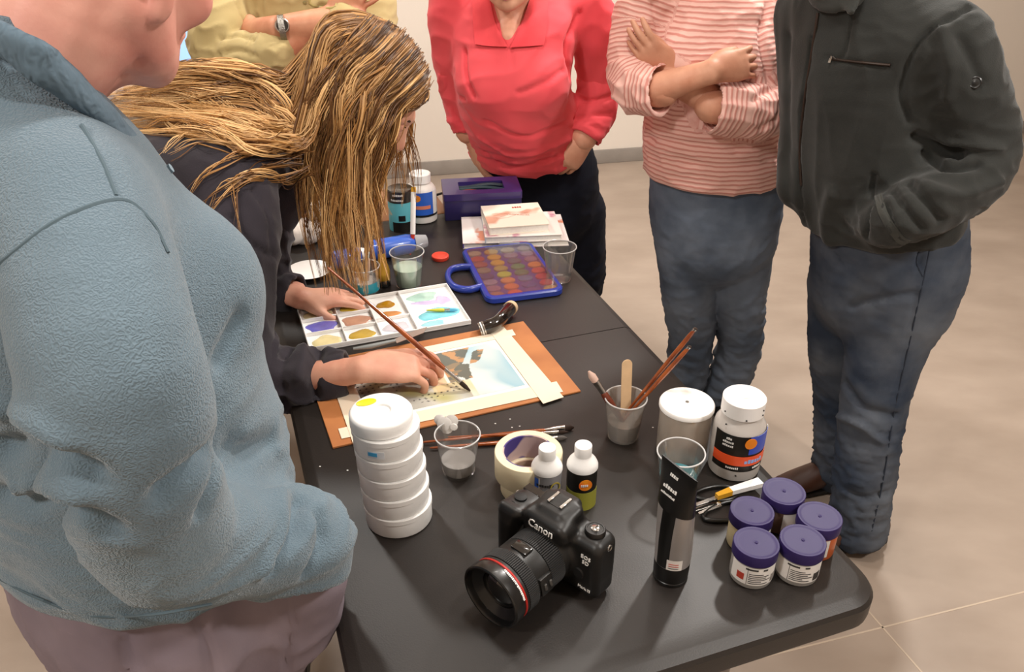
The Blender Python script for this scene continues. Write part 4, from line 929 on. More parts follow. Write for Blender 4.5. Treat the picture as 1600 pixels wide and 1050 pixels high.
def add_eyes(root, M, s=1., lid=None):
    for x in (-1, 1):
        g = G(); g.lathe([(0, -.0118), (.006, -.0102), (.0102, -.006), (.0118, 0), (.0102, .006), (.006, .0102), (0, .0118)], 18, M @ Matrix.Translation((x * .031, .0815, .022))); T = Matrix.Translation(-Vector(root.location))
        g.v = [tuple(T @ Vector(p)) for p in g.v]; e = g.obj('eye', mat('eye_white', '#ece6df', .2), root)
        g = G(); g.lathe([(0, .0112), (.0052, .0110), (.0052, .0121), (0, .0126)], 16, T @ M @ Matrix.Translation((x * .031, .0815, .022)) @ Matrix.Rotation(-math.pi / 2, 4, 'X')); g.obj('iris', mat('eye_iris', '#3a2c22', .2), e)
        if lid:
            g = G(); g.lathe([(.0126, -.001), (.0128, .003), (.0108, .0072), (.0065, .0108), (0, .0128)], 20, T @ M @ Matrix.Translation((x * .031, .0815, .022)) @ Matrix.Rotation(-.55, 4, 'X')); g.obj('eyelid', lid, e)
def hair_cap(root, M, m, s=1., low=-.03, amp=.004, seed=3, back=True):
    A = np.array(M.to_3x3()); A = A / np.linalg.norm(A[:, 0]); w = lambda *p: np.array(M @ Vector(p))
    S_ = Shape(.006); S_.ell(w(0, -.018, .054), (.087 * s, .109 * s, .096 * s), A=A, k=0)
    if low < -.02: S_.ell(w(0, -.060, -.010), (.072 * s, .055 * s, .060 * s), A=A, k=.03)
    S_.cut(w(0, .050, .050), A @ np.array((0, .86, -.50)), k=.012); S_.cut(w(0, .0, low), A @ np.array((0, .35, -.93)), k=.008)
    for x in (-1, 1): S_.ell(w(x * .086, .004, .0), (.020, .026, .034), A=A, k=.008, op='sub')
    V, F = S_.mesh(1); N = vnormals(V, F); V = V + N * (amp * waves(V, 30, seed, 6, 1.0, (1, 1, .4)))[:, None]
    return put('hair', V, F, m, root)

FL = (.076, .083, .078, .062)
def add_hand(S_, wrist, d, n, thumb, curls, s=1., spread=.10, tcurl=(.5, .4), tout=.75, wrist_r=.026, fore=None, rf=.0085, topose=None):
    """palm + five fingers; d = towards the fingers, n = out of the palm, thumb = side the thumb is on"""
    d = unit(d); n = unit(np.asarray(n) - d * np.dot(n, d)); t = unit(np.asarray(thumb) - d * np.dot(thumb, d) - n * np.dot(thumb, n)); wrist = np.asarray(wrist, float)
    if fore is not None:
        S_.chain([np.asarray(fore[0], float), (np.asarray(fore[0]) + wrist) / 2, wrist], [fore[1], (fore[1] + wrist_r) / 2 * 1.03, (wrist_r * 1.08, wrist_r * .82)], k=.012, side=t)
    pl = .092 * s
    S_.chain([wrist, wrist + d * pl * .35, wrist + d * pl * .75, wrist + d * pl * .98], [(wrist_r, wrist_r * .8), (.034 * s, .019 * s), (.040 * s, .0155 * s), (.038 * s, .0125 * s)], k=.014, side=t)
    S_.ell(wrist + d * pl * .42 + t * .022 * s + n * .008 * s, (.022 * s, .028 * s, .016 * s), A=np.stack([t, d, n], 1), k=.016)
    def rot(v, ax, a): return np.array(Matrix.Rotation(a, 3, Vector(ax)) @ Vector(v))
    ax = np.cross(d, n); tips = []           # rotating d about ax by +angle bends it towards n
    for i in range(4):
        off = (.0285, .0095, -.0095, -.0275)[i] * s; base = wrist + d * (pl * (.95, 1.0, .97, .89)[i]) + t * off
        dd = unit(d + t * spread * (1.3, .35, -.5, -1.4)[i]); a = 0; pts = [base - dd * .012 * s, base]
        for L, c_ in zip((.50, .29, .21), curls[i]):
            a += c_; pts.append(pts[-1] + rot(dd, ax, a) * FL[i] * s * L)
        r = rf * s * (1, 1.03, .97, .86)[i]
        S_.chain(pts, [r * 1.12, r * 1.14, r * 1.05, r * .98, r * .80], k=.005, n=13); tips.append(pts[-1])
    b0 = wrist + d * pl * .22 + t * .024 * s + n * .006 * s; dt = unit(d * (1 - tout * .45) + t * tout + n * .25); p1 = b0 + dt * .036 * s
    d2 = unit(dt + d * tcurl[0] - t * tcurl[0] * .5 + n * tcurl[0] * .3); p2 = p1 + d2 * .032 * s; d3 = unit(d2 + d * tcurl[1] - t * tcurl[1] * .6); p3 = p2 + d3 * .025 * s
    S_.chain([b0, p1, p2, p3], [.0150 * s, .0115 * s, .0105 * s, .0085 * s], k=.010, n=13); tips.append(p3)
    return tips

def shoe(root, p, d, m, sole, s=1.):
    d = unit((d[0], d[1], 0)); sd = np.array((d[1], -d[0], 0)); p = np.asarray(p, float)
    S_ = Shape(.006)
    S_.chain([p - d * .055 * s + (0, 0, .045), p + d * .04 * s + (0, 0, .050), p + d * .13 * s + (0, 0, .036), p + d * .190 * s + (0, 0, .028)], [(.036, .040), (.040, .042), (.046, .030), (.040, .022)], k=.01, side=sd)
    S_.chain([p - d * .03 * s + (0, 0, .05), p - d * .025 * s + (0, 0, .115)], [(.038, .040), (.042, .044)], k=.02, side=sd); S_.cut(p + (0, 0, .012), (0, 0, -1))
    V, F = S_.mesh(1); o = put('shoe', V, F, m, root)
    S_ = Shape(.006); S_.chain([p - d * .060 * s + (0, 0, .008), p + d * .06 * s + (0, 0, .008), p + d * .192 * s + (0, 0, .008)], [(.040, .030), (.044, .030), (.044, .030)], k=.0, side=sd); S_.cut(p, (0, 0, -1), k=.002); S_.cut(p + (0, 0, .017), (0, 0, 1), k=.002)
    V, F = S_.mesh(0); o2 = put('sole', V, F, sole, o, origin=root.location); return o

def folds(V, N, amp, freq, seed, stretch=(1, 1, 1), mask=1.):
    w = waves(V, freq, seed, 4, .9, stretch); return V + N * (amp * ((1 - np.abs(w)) ** 2 - .35) * mask)[:, None]
def sleeve(pts, rad, hole, vs=.005, amp=.005, freq=9., seed=1, n=24, wall=.004):
    S_ = Shape(vs); S_.chain(pts, rad, k=0, n=n); pts = np.asarray(pts, float); u_ = unit(pts[-1] - pts[-2]); e = pts[-1]
    S_.cut(e, u_, k=.004); S_.chain([e + u_ * .03, e, e - u_ * .035], [hole, hole, hole * .85], k=.003, op='sub')
    V, F = S_.mesh(1); N = vnormals(V, F); mk = np.clip((-(V - e) @ u_ - .005) / .03, 0, 1); return folds(V, N, amp, freq, seed, mask=mk), F
def on_surface(V_, px, py, lift=.003, tol=.010):
    """point of the garment that faces the given viewing ray"""
    r = _ray(px, py); r = r / np.linalg.norm(r); q = V_ - np.array((0, 0, CAMH)); t = q @ r; dist = np.linalg.norm(q - t[:, None] * r, axis=1)
    ok = dist < tol
    if not ok.any(): ok = dist <= dist.min() + .004
    tt = t[ok].min(); ok &= t < tt + .03; wq = 1 / (dist[ok] ** 2 + 4e-6); tt = (t[ok] * wq).sum() / wq.sum(); return np.array((0, 0, CAMH)) + r * (tt - lift)
def trace(V_, pts, lift=.003, n=14): return [on_surface(V_, x, y, lift) for x, y in catmull([(a, b) for a, b in pts], n)]
def cloth_patch(V_, rows, lift=.006, thick=.004, n=8, m=10):
    """a thin piece of cloth lying on a garment; rows of picture points run across it"""
    rr = [catmull(r, n) for r in rows]; rr = np.array([catmull([q[i] for q in rr], m) for i in range(n)])      # n x m x 2
    top = np.array([[on_surface(V_, x, y, lift, .012) for x, y in row] for row in rr]); g = G(); dn = unit(np.array((0, 0, CAMH)) - top.mean((0, 1)))
    v = [tuple(p) for p in top.reshape(-1, 3)] + [tuple(p - dn * thick) for p in top.reshape(-1, 3)]; K = n * m; f = []
    for i in range(n - 1):
        for j in range(m - 1):
            a = i * m + j; f.append((a, a + 1, a + m + 1, a + m)); f.append((K + a + m, K + a + m + 1, K + a + 1, K + a))
    rim = [i for i in range(m)] + [i * m + m - 1 for i in range(1, n)] + [(n - 1) * m + i for i in range(m - 2, -1, -1)] + [i * m for i in range(n - 2, 0, -1)]
    for a, b in zip(rim, rim[1:] + rim[:1]): f.append((b, a, K + a, K + b))
    return g.add(v, f)
def shift(g, T): g.v = [tuple(np.array(p) + T) for p in g.v]; return g
def person(label, p): return thing('person', label, 'person', (p[0], p[1], 0))
JEAN = lambda nm, c, c2: mat(nm, c, .85, vscale=5, color2=c2, bump=.25, bscale=500, bdist=.001, detail=6, vlo=.38, vhi=.66, spec=.2)
def cloth(nm, c, c2=None, bump=.25, bs=350, **k): return mat(nm, c, .88, vscale=k.pop('vscale', 14), color2=c2, var=.05, bump=bump, bscale=bs, bdist=.002, sheen=k.pop('sheen', .15), spec=.2, **k)
LEATHER = mat('brown_leather', '#4a2a1c', .45, var=.1); SOLE = mat('dark_sole', '#1c1917', .7); BLACKSHOE = mat('black_shoe', '#1a1918', .5)
# ================================================================== A: person in the blue fleece
fA, rA = dirs(48); cA = np.array((-.510, .830, 0))
A_ = person('person in a grey blue fleece pullover leaning over the table', cA)
up = lambda c, f, k, z: c + f * k + np.array((0, 0, z))
def worm_bump(m, scale, strength, dist):
    """fine curly pile: the contour lines of a noise field"""
    N_ = m.node_tree.nodes; L_ = m.node_tree.links; tc = N_.new('ShaderNodeTexCoord'); nz = N_.new('ShaderNodeTexNoise'); nz.inputs['Scale'].default_value = scale; nz.inputs['Detail'].default_value = 1.
    L_.new(tc.outputs['Object'], nz.inputs['Vector']); a = N_.new('ShaderNodeMath'); a.operation = 'MULTIPLY'; a.inputs[1].default_value = 28.; L_.new(nz.outputs['Fac'], a.inputs[0])
    b = N_.new('ShaderNodeMath'); b.operation = 'SINE'; L_.new(a.outputs[0], b.inputs[0]); bp = N_.new('ShaderNodeBump'); bp.inputs['Strength'].default_value = strength; bp.inputs['Distance'].default_value = dist
    L_.new(b.outputs[0], bp.inputs['Height']); L_.new(bp.outputs[0], N_['Principled BSDF'].inputs['Normal'])
FLEECE = mat('blue_fleece', '#70838f', .95, vscale=5, color2='#627480', bump=.0, sheen=.3, spec=.1, vlo=.3, vhi=.7); worm_bump(FLEECE, 170, .32, .0025)
S_ = Shape(.0065)
S_.chain([up(cA, fA, .015, .84), up(cA, fA, .030, .95), up(cA, fA, .030, 1.07), up(cA, fA, .020, 1.20), up(cA, fA, .005, 1.32), up(cA, fA, -.005, 1.40), up(cA, fA, .000, 1.46), up(cA, fA, .006, 1.50)],
         [(.205, .178), (.212, .186), (.208, .182), (.212, .165), (.200, .140), (.165, .110), (.105, .085), (.080, .072)], side=rA, k=.02, n=36)
shR = cA + rA * .175 + np.array((0, 0, 1.385)); shL = cA - rA * .185 + np.array((0, 0, 1.385))
armR = [shR - rA * .05 + np.array((0, 0, .0)), shR + np.array((0, 0, -.01)), P(180, 590, .590), P(236, 790, .610), P(262, 838, .625), P(350, 850, .675), P(430, 848, .735), P(478, 850, .775)]
S_.chain(armR, [.070, .076, .074, .073, .070, .068, .062, .058], k=.035, n=36)
S_.chain([P(470, 845, .770), P(482, 872, .790), P(455, 895, .80)], [.058, .050, .045], k=.03)
armL = [shL + rA * .05, shL, shL - rA * .05 + fA * .03 + np.array((0, 0, -.28)), cA - rA * .20 + fA * .16 + np.array((0, 0, .98))]
S_.chain(armL, [.070, .076, .070, .056], k=.035, n=20)
S_.ell(up(cA, fA, .125, 1.235) + rA * .08, (.075, .07, .075), k=.06); S_.ell(up(cA, fA, .125, 1.235) - rA * .08, (.075, .07, .075), k=.06)
S_.chain([cA + fA * .06 + (0, 0, 1.62), cA + fA * .02 + (0, 0, 1.50)], [.062, .062], k=.01, op='sub')
S_.cut(cA + (0, 0, .893), unit(np.array((0, 0, -1)) - fA * .10 - rA * .05), k=.015)
V, F = S_.mesh(2); N = vnormals(V, F); V = folds(V, N, .008, 7., 22, (.7, .7, 1.7), np.clip((1.22 - V[:, 2]) / .25, .08, 1))
low = np.clip((1.20 - V[:, 2]) / .3, 0, 1)
V = V + N * (.0045 * waves(V, 4.2, 21, 5, .8, (1, 1, 1.6)) * (.35 + .65 * low))[:, None]
eb = P(345, 712, .60)
V = creases(V, N, [
    (trace(V, [(345, 700), (300, 740), (255, 775)], 0, 9), .014, -.012), (trace(V, [(352, 728), (330, 775), (318, 800)], 0, 9), .011, -.008),
    (trace(V, [(470, 775), (465, 830), (430, 890)], 0, 9), .012, -.012), (trace(V, [(500, 800), (505, 850), (480, 900)], 0, 9), .009, -.008),
    (trace(V, [(440, 770), (440, 830), (415, 885)], 0, 9), .012, .006),
    (trace(V, [(0, 700), (80, 715), (140, 745)], 0, 9), .016, -.012), (trace(V, [(0, 775), (110, 800), (170, 830)], 0, 9), .015, -.010),
    (trace(V, [(0, 640), (60, 660), (100, 690)], 0, 9), .014, .008), (trace(V, [(30, 760), (120, 770)], 0, 6), .014, .008),
    (trace(V, [(375, 500), (345, 560)], 0, 6), .014, -.008), (trace(V, [(430, 690), (385, 700), (350, 690)], 0, 9), .016, -.008)])
fl_ = put('fleece_pullover', V, F, FLEECE, A_)
SEAM = mat('fleece_seam', '#55666f', .95)
for k_, pts_ in enumerate(([(0, 412), (90, 345), (185, 312), (235, 345), (262, 395)], [(128, 196), (160, 255), (181, 306)], [(0, 905), (60, 935), (140, 962), (240, 960), (330, 944)])):
    g = G(); g.tube([p - np.array(A_.location) for p in trace(V, pts_, -.0012, 26)], .0022 if k_ < 2 else .0016, 6); g.obj('seam', SEAM, fl_)
# collar: a folded strip that runs from the nape round the neck to the open placket
col_pts = [P(-70, 40, .84), P(-30, 48, .765), P(40, 82, .735), P(105, 130, .755), P(160, 182, .79), P(205, 224, .83), P(238, 254, .86)]
S_ = Shape(.005); S_.chain(col_pts, [(.020, .010), (.020, .011), (.019, .012), (.019, .012), (.018, .012), (.017, .011), (.015, .010)], side=(.25, .15, -.9), k=0, n=30)
S_.chain([P(244, 262, .878), P(252, 300, .885), P(262, 345, .880)], [(.012, .007), (.011, .006), (.008, .005)], side=(1, .3, 0), k=.01)
V, F = S_.mesh(1); N = vnormals(V, F); V = V + N * (.0015 * waves(V, 14, 5))[:, None]; put('collar', V, F, mat('fleece_collar', '#5f7280', .95, vscale=9, color2='#546774', bump=.4, bscale=40, bdist=.003, wave=8.), fl_, origin=A_.location)
g = G(); T_ = -np.array(A_.location); g.tube([P(246, 272, .868) + T_, P(256, 270, .862) + T_, P(268, 262, .86) + T_], [.004, .0045, .005], 10, flat=.4); g.obj('zip_pull', mat('zip_pull', '#8aa0ae', .6), fl_)
# trousers
TAU = mat('mauve_trousers', '#8b7e86', .85, vscale=7, color2='#786c75', bump=.2, bscale=300, bdist=.001, spec=.2)
S_ = Shape(.009)
S_.chain([up(cA, fA, .02, .99), up(cA, fA, .02, .90), up(cA, fA, .015, .80), up(cA, fA, .01, .74)], [(.190, .165), (.198, .172), (.200, .170), (.185, .150)], side=rA, k=.02)
for s_ in (-1, 1): S_.chain([cA + rA * s_ * .095 + (0, 0, .80), cA + rA * s_ * .10 + fA * .015 + (0, 0, .46), cA + rA * s_ * .105 - fA * .01 + (0, 0, .05)], [(.105, .125), (.082, .088), (.078, .085)], side=rA, k=.03)
S_.chain([P(470, 900, .80), P(460, 960, .81), P(440, 1020, .80)], [.062, .060, .045], k=.05)
V, F = S_.mesh(2); N = vnormals(V, F); V = folds(V, N, .006, 9, 23, (1, 1, .6))
V = creases(V, N, [(trace(V, [(300, 950), (322, 1010), (330, 1060)], 0, 9), .005, -.005), (trace(V, [(200, 980), (196, 1060)], 0, 6), .005, -.006), (trace(V, [(440, 930), (452, 990), (448, 1050)], 0, 9), .005, -.005), (trace(V, [(330, 960), (350, 1050)], 0, 6), .03, .006)])
tr = put('trousers', V, F, TAU, A_)
g = G(); g.tube([P(478, 1003, .775) + T_, P(482, 1030, .778) + T_, P(480, 1055, .78) + T_], .0035, 8); g.obj('pocket_zip', BLACKP, tr)
g = G(); g.tube([P(479, 1008, .768) + T_, P(480, 1022, .770) + T_], .003, 8); g.obj('zip_slider', FERR, tr)
# body: head and neck in view, the rest under the clothes
SKA = skin_mat('ruddy_skin', '#eab09e', '#d98f80')
hA = np.array((-.393, .898, 1.577)); S1 = Shape(.004); MA = add_head(S1, hA, 28, 24, cA + fA * .010 + np.array((0, 0, 1.46)), roll=16, neck_r=.064, s=1.02)
wA = lambda *p: np.array(MA @ Vector(p))
S1.chain([wA(0, .040, -.085), cA + fA * .075 + (0, 0, 1.46)], [.022, .020], k=.035)
V, F = S1.mesh(1); N = vnormals(V, F); V = V + N * (.0009 * waves(V, 26, 41, 5, .6))[:, None]
nk = [([wA(.050 + .004 * i, -.02 + .012 * i, -.05), wA(.045, -.03 + .012 * i, -.09), wA(.042, -.045 + .014 * i, -.13)], .003, -.0016) for i in range(5)]
V = creases(V, N, nk + [([wA(.074, .010, -.03), wA(.066, .012, -.06), wA(.055, .016, -.10)], .004, -.003), ([wA(.050, .06, -.05), wA(.040, .075, -.08)], .004, -.002)])
S2 = Shape(.016); S2.chain([up(cA, fA, .0, .85), up(cA, fA, .0, 1.2), up(cA, fA, 0, 1.40), up(cA, fA, 0, 1.49)], [(.15, .12), (.16, .12), (.13, .07), (.055, .055)], side=rA); S2.chain(armR[1:], [.045, .042, .04, .04, .036, .032, .028], k=.03); S2.chain(armL[1:], [.045, .042, .03], k=.03)
for s_ in (-1, 1): S2.chain([cA + rA * s_ * .09 + (0, 0, .85), cA + rA * s_ * .10 + (0, 0, .46), cA + rA * s_ * .105 + (0, 0, .06)], [.08, .055, .04], k=.03)
put('body', *join_vf([(V, F), S2.mesh(1)]), SKA, A_); add_eyes(A_, MA)
hair_cap(A_, MA, mat('grey_hair', '#8d8480', .8, var=.15, vscale=60, bump=.4, bscale=180), low=-.012, amp=.002)
for s_ in (-1, 1): shoe(A_, cA + rA * s_ * .105 - fA * .03, fA, BLACKSHOE, SOLE)

# ================================================================== F: person in the dark jacket
fF = unit((-.84, -.54, 0)); lF = unit((.54, -.84, 0)); cF = np.array((.93, 1.90, 0))       # lF = towards the viewer's side arm
F_p = person('person in a dark charcoal zip jacket and faded blue jeans', cF)
JACK = cloth('charcoal_canvas', '#323331', '#292a28', bump=.3, bs=420, vscale=6)
tz = lambda z: np.array((cF[0] - .02 - (z - .85) * .30, 1.90 + (z - .85) * .02, z))
S_ = Shape(.0065)
S_.chain([tz(.76), tz(.82), tz(.92), tz(1.06), tz(1.20), tz(1.31), tz(1.385), tz(1.43)], [(.190, .165), (.198, .160), (.205, .164), (.205, .158), (.205, .146), (.185, .124), (.140, .100), (.085, .085)], side=lF, k=.02, n=32)
shF = P(1478, 75, 1.76); armF = [shF - lF * .06 + fF * .01, shF, P(1512, 160, 1.745), P(1530, 232, 1.74), P(1512, 278, 1.70), P(1448, 318, 1.665), P(1398, 342, 1.680), P(1372, 346, 1.74)]
S_.chain(armF, [.086, .086, .084, .078, .074, .066, .058, .050], k=.030, n=36)
farF = [tz(1.34) - lF * .11, tz(1.33) - lF * .14, tz(1.08) - lF * .155 + fF * .02, tz(.95) - lF * .13 + fF * .12]
S_.chain(farF, [.08, .082, .074, .06], k=.035, n=16)
S_.chain([tz(1.48), tz(1.38)], [.066, .060], k=.008, op='sub')
S_.cut((.80, 1.80, .858), unit((.20, .05, -1)), k=.012)
V, F = S_.mesh(2); N = vnormals(V, F)
V = V + N * (.004 * waves(V, 5, 61, 5, .9, (1, 1, 1)))[:, None]; aF_ = np.exp(-(segdist(V, armF) / .10) ** 2); V = folds(V, N, .009, 11., 62, (.8, .8, 1.5), aF_); V = folds(V, N, .005, 9., 63, (1, 1, .45), 1 - aF_)
V = creases(V, N, [(trace(V, [(1520, 10), (1440, 60), (1408, 140), (1420, 190)], 0, 12), .007, -.008), (trace(V, [(1430, 215), (1470, 232), (1500, 240)], 0, 9), .012, -.016), (trace(V, [(1445, 240), (1480, 262), (1530, 258)], 0, 9), .011, -.013),
    (trace(V, [(1455, 222), (1500, 222), (1560, 232)], 0, 9), .012, .009), (trace(V, [(1420, 285), (1450, 320), (1470, 345)], 0, 9), .010, -.010), (trace(V, [(1395, 300), (1420, 335), (1440, 360)], 0, 9), .009, -.008), (trace(V, [(1450, 290), (1500, 305), (1560, 285)], 0, 9), .014, .008),
    (trace(V, [(1470, 45), (1485, 100), (1480, 150)], 0, 9), .016, .008), (trace(V, [(1500, 60), (1535, 130)], 0, 6), .012, -.006),
    (trace(V, [(1365, 275), (1358, 330), (1352, 372)], 0, 9), .006, -.008), (trace(V, [(1300, 300), (1290, 350), (1300, 395)], 0, 9), .02, .008), (trace(V, [(1268, 60), (1255, 150), (1248, 260), (1258, 380)], 0, 12), .006, -.006),
    (trace(V, [(1230, 60), (1228, 200), (1232, 340)], 0, 9), .02, -.006), (trace(V, [(1385, 320), (1400, 375)], 0, 6), .006, -.006), (trace(V, [(1330, 30), (1318, 88), (1290, 92), (1395, 104)], 0, 12), .004, -.003)])
jk = put('zip_jacket', V, F, JACK, F_p)
TF = -np.array(F_p.location)
ZIP = mat('brass_zip', '#33261f', .45, metal=.4)
g = G(); g.tube([p + TF for p in trace(V, [(1278, 20), (1270, 75), (1258, 150), (1250, 230), (1252, 290)], .002, 18)], .0034, 8); g.obj('front_zip', ZIP, jk)
g = G(); g.tube([p + TF for p in trace(V, [(1298, 92), (1340, 97), (1391, 102)], .002, 10)], .0030, 8); pz = g.obj('pocket_zip', ZIP, jk)
g = G(); g.tube([p + TF for p in trace(V, [(1296, 98), (1300, 88), (1306, 92)], .005, 5)], .0035, 8, flat=.5); g.obj('zip_slider', FERR, pz)
q = on_surface(V, 1524, 129, .004); g = G(); nrm = unit(np.array((0, 0, CAMH)) - q); Mq = Matrix.Translation(q + TF) @ Vector(nrm).to_track_quat('Z', 'Y').to_matrix().to_4x4()
g.lathe([(0, -.004), (.0115, -.004), (.0120, .0015), (.0100, .0028), (.0085, .0018), (.0068, .0018), (.0055, .0028), (0, .0028)], 24, Mq); g.obj('sleeve_snap', mat('dark_snap', '#1d1d1c', .35), jk)
shift(cloth_patch(V, [[(1366, 306), (1374, 338), (1398, 376), (1412, 384)], [(1378, 302), (1388, 334), (1410, 368), (1424, 376)]], .004, .004), TF).obj('cuff', cloth('cuff_canvas', '#454642', '#3a3b38'), jk)
S_ = Shape(.006)   # collar
hz = np.array((0, 0, .050)); ck = [tz(1.40) + lF * .085 - fF * .05, tz(1.395) + lF * .09 + fF * .03, tz(1.365) + lF * .055 + fF * .105, tz(1.345) + fF * .125, tz(1.365) - lF * .055 + fF * .105, tz(1.395) - lF * .09 + fF * .03, tz(1.40) - lF * .085 - fF * .05, tz(1.405) - fF * .09]
ck = [c_ + hz for c_ in ck]; S_.chain(ck + [ck[0]], [(.030, .009)] * 9, side=(0, 0, 1), k=0, n=40); S_.chain([tz(1.420) + lF * .06 + fF * .10, tz(1.378) + lF * .07 + fF * .122], [(.030, .007), (.012, .006)], side=lF, k=.01)
Vc, Fc = S_.mesh(1); put('collar', Vc, Fc, cloth('collar_canvas', '#40423f', '#363735'), jk, origin=F_p.location)
# jeans
DEN = JEAN('indigo_denim', '#5f646c', '#2f3949')
S_ = Shape(.0085)
S_.chain([P(1385, 330, 1.89), P(1385, 400, 1.89), P(1378, 455, 1.88)], [(.185, .150), (.192, .160), (.180, .150)], side=lF, k=.02)
legN = [P(1420, 430, 1.83), P(1388, 530, 1.800), P(1366, 625, 1.775), P(1352, 730, 1.745), P(1335, 840, 1.705)]
legN[-1][2] = max(legN[-1][2], .055)
S_.chain(legN, [.115, .098, .083, .078, .074], k=.03, n=24)
legR = [P(1325, 440, 1.96), P(1315, 540, 1.965), P(1318, 620, 1.97), P(1312, 700, 1.955), P(1300, 755, 1.95)]; legR[-1][2] = max(legR[-1][2], .05)
S_.chain(legR, [.100, .088, .078, .072, .070], k=.02, n=24)
V, F = S_.mesh(1); N = vnormals(V, F); dn = np.clip((.60 - V[:, 2]) / .4, .25, 1); V = folds(V, N, .009, 9, 71, (.8, .8, 1.5), dn); V = folds(V, N, .006, 15, 72, (.7, .7, 1.6), dn)
V = creases(V, N, [(trace(V, [(1330, 480), (1360, 470), (1430, 460)], 0, 8), .010, -.007), (trace(V, [(1320, 600), (1350, 640), (1400, 650)], 0, 8), .012, -.009), (trace(V, [(1310, 650), (1345, 665), (1380, 690)], 0, 8), .010, .007), (trace(V, [(1440, 410), (1420, 520), (1395, 640), (1378, 760), (1350, 840)], 0, 14), .004, -.003), (trace(V, [(1440, 380), (1434, 420)], 0, 6), .006, -.005), (trace(V, [(1315, 760), (1350, 780), (1385, 770)], 0, 8), .010, -.006)])
V[:, 2] = np.maximum(V[:, 2], .012); jn = put('jeans', V, F, DEN, F_p)
for pts_ in ([(1452, 392), (1440, 450), (1420, 540), (1398, 640), (1380, 750), (1362, 830)], [(1440, 385), (1432, 408), (1442, 432)]):
    g = G(); g.tube([p + TF for p in trace(V, pts_, -.0008, 30)], .0020, 6); g.obj('seam', mat('denim_seam', '#262e3c', .9), jn)
shoe(F_p, (legN[-1][0] + .01, legN[-1][1] + .01, 0), (-.86, -.2), LEATHER, SOLE); shoe(F_p, (legR[-1][0] + .02, legR[-1][1] + .01, 0), (-.90, -.25), LEATHER, SOLE)
SKF = skin_mat('tan_skin', '#d2a184', '#bf8468'); S1 = Shape(.006); hF = tz(1.54) + fF * .05; MF = add_head(S1, hF, math.degrees(math.atan2(fF[0], fF[1])), 25, tz(1.38), neck_r=.058)
S2 = Shape(.016); S2.chain([tz(.85), tz(1.1), tz(1.30), tz(1.42)], [(.15, .12), (.16, .12), (.12, .08), (.05, .05)], side=lF); S2.chain(armF[1:], [.045, .044, .042, .04, .036, .03, .03], k=.03); S2.chain(farF[1:], [.045, .04, .03], k=.03); S2.chain(legN, [.08, .07, .055, .05, .04], k=.03); S2.chain(legR, [.08, .07, .055, .05, .04], k=.03)
put('body', *join_vf([S1.mesh(1), S2.mesh(1)]), SKF, F_p); add_eyes(F_p, MF); hair_cap(F_p, MF, MATS['grey_hair'], low=-.012, amp=.002)

# ================================================================== E: person in the pink striped top
fE, rE = dirs(187); cE = np.array((.573, 2.29, 0))
E_p = person('person with folded arms in a pink striped top and jeans', cE)
S_ = Shape(.007)
tE = lambda px, py, Y: P(px, py, Y * .955)
S_.chain([tE(1116, 300, 2.40), tE(1114, 255, 2.40), tE(1112, 190, 2.40), tE(1118, 120, 2.40), tE(1122, 60, 2.40), tE(1125, 10, 2.41), tE(1127, -25, 2.42)], [(.196, .160), (.196, .166), (.186, .160), (.186, .158), (.180, .140), (.150, .105), (.080, .075)], side=rE, k=.02, n=32)
S_.ell(tE(1075, 100, 2.29), (.075, .07, .07), k=.06); S_.ell(tE(1165, 100, 2.29), (.075, .07, .07), k=.06)
aR = [tE(1015, -5, 2.40), tE(1000, 40, 2.385), tE(990, 110, 2.33), tE(1000, 138, 2.27), tE(1036, 140, 2.215)]       # picture-left arm
aL = [tE(1225, -5, 2.40), tE(1240, 45, 2.37), tE(1222, 140, 2.30), tE(1195, 172, 2.24), tE(1150, 170, 2.205), tE(1112, 166, 2.195)]
S_.chain(aR[:4], [.075, .075, .069, .066], k=.03, n=18); S_.chain(aL[:4], [.077, .077, .073, .070], k=.03, n=18)
S_.chain([aR[-1] + unit(aR[-1] - aR[-2]) * .02, aR[-1] - unit(aR[-1] - aR[-2]) * .035], [.058, .050], k=.003, op='sub'); S_.chain([aL[-1] + unit(aL[-1] - aL[-2]) * .02, aL[-1] - unit(aL[-1] - aL[-2]) * .03], [.058, .052], k=.003, op='sub')
S_.chain([tE(1127, -70, 2.42), tE(1126, -28, 2.41)], [.075, .070], k=.008, op='sub')
S_.cut(tE(1116, 277, 2.30) + (0, 0, -.028), (0, .06, -1), k=.012)
V, F = join_vf([S_.mesh(2), sleeve(aR[2:], [.069, .068, .064], .056, seed=84), sleeve(aL[2:], [.073, .072, .067, .064], .056, seed=85)]); N = vnormals(V, F)
V = folds(V, N, .006, 9, 81, (.8, .8, 1.6))
dR = segdist(V, aR); dL = segdist(V, aL); sc = V[:, 2] + .15 * (V[:, 0] - .6) * 0
def along(V_, pts):
    pts = np.asarray(pts); L = 0; best = np.full(len(V_), 9.); out = np.zeros(len(V_))
    for a, b in zip(pts[:-1], pts[1:]):
        ab = b - a; l = np.linalg.norm(ab); t = np.clip((V_ - a) @ ab / (l * l), 0, 1); d = np.linalg.norm(V_ - a - t[:, None] * ab, axis=1); m = d < best; best[m] = d[m]; out[m] = L + t[m] * l; L += l
    return out
mR = (dR < .088) & (V[:, 2] < 1.36); mL = (dL < .090) & (V[:, 2] < 1.36)
sc = np.where(mR, along(V, aR) , sc); sc = np.where(mL & (dL < dR), along(V, aL), sc)
STR = bpy.data.materials.new('pink_stripe_knit'); STR.use_nodes = True; nt = STR.node_tree; bs = nt.nodes['Principled BSDF']; bs.inputs['Roughness'].default_value = .9; bs.inputs['Specular IOR Level'].default_value = .2; bs.inputs['Sheen Weight'].default_value = .15
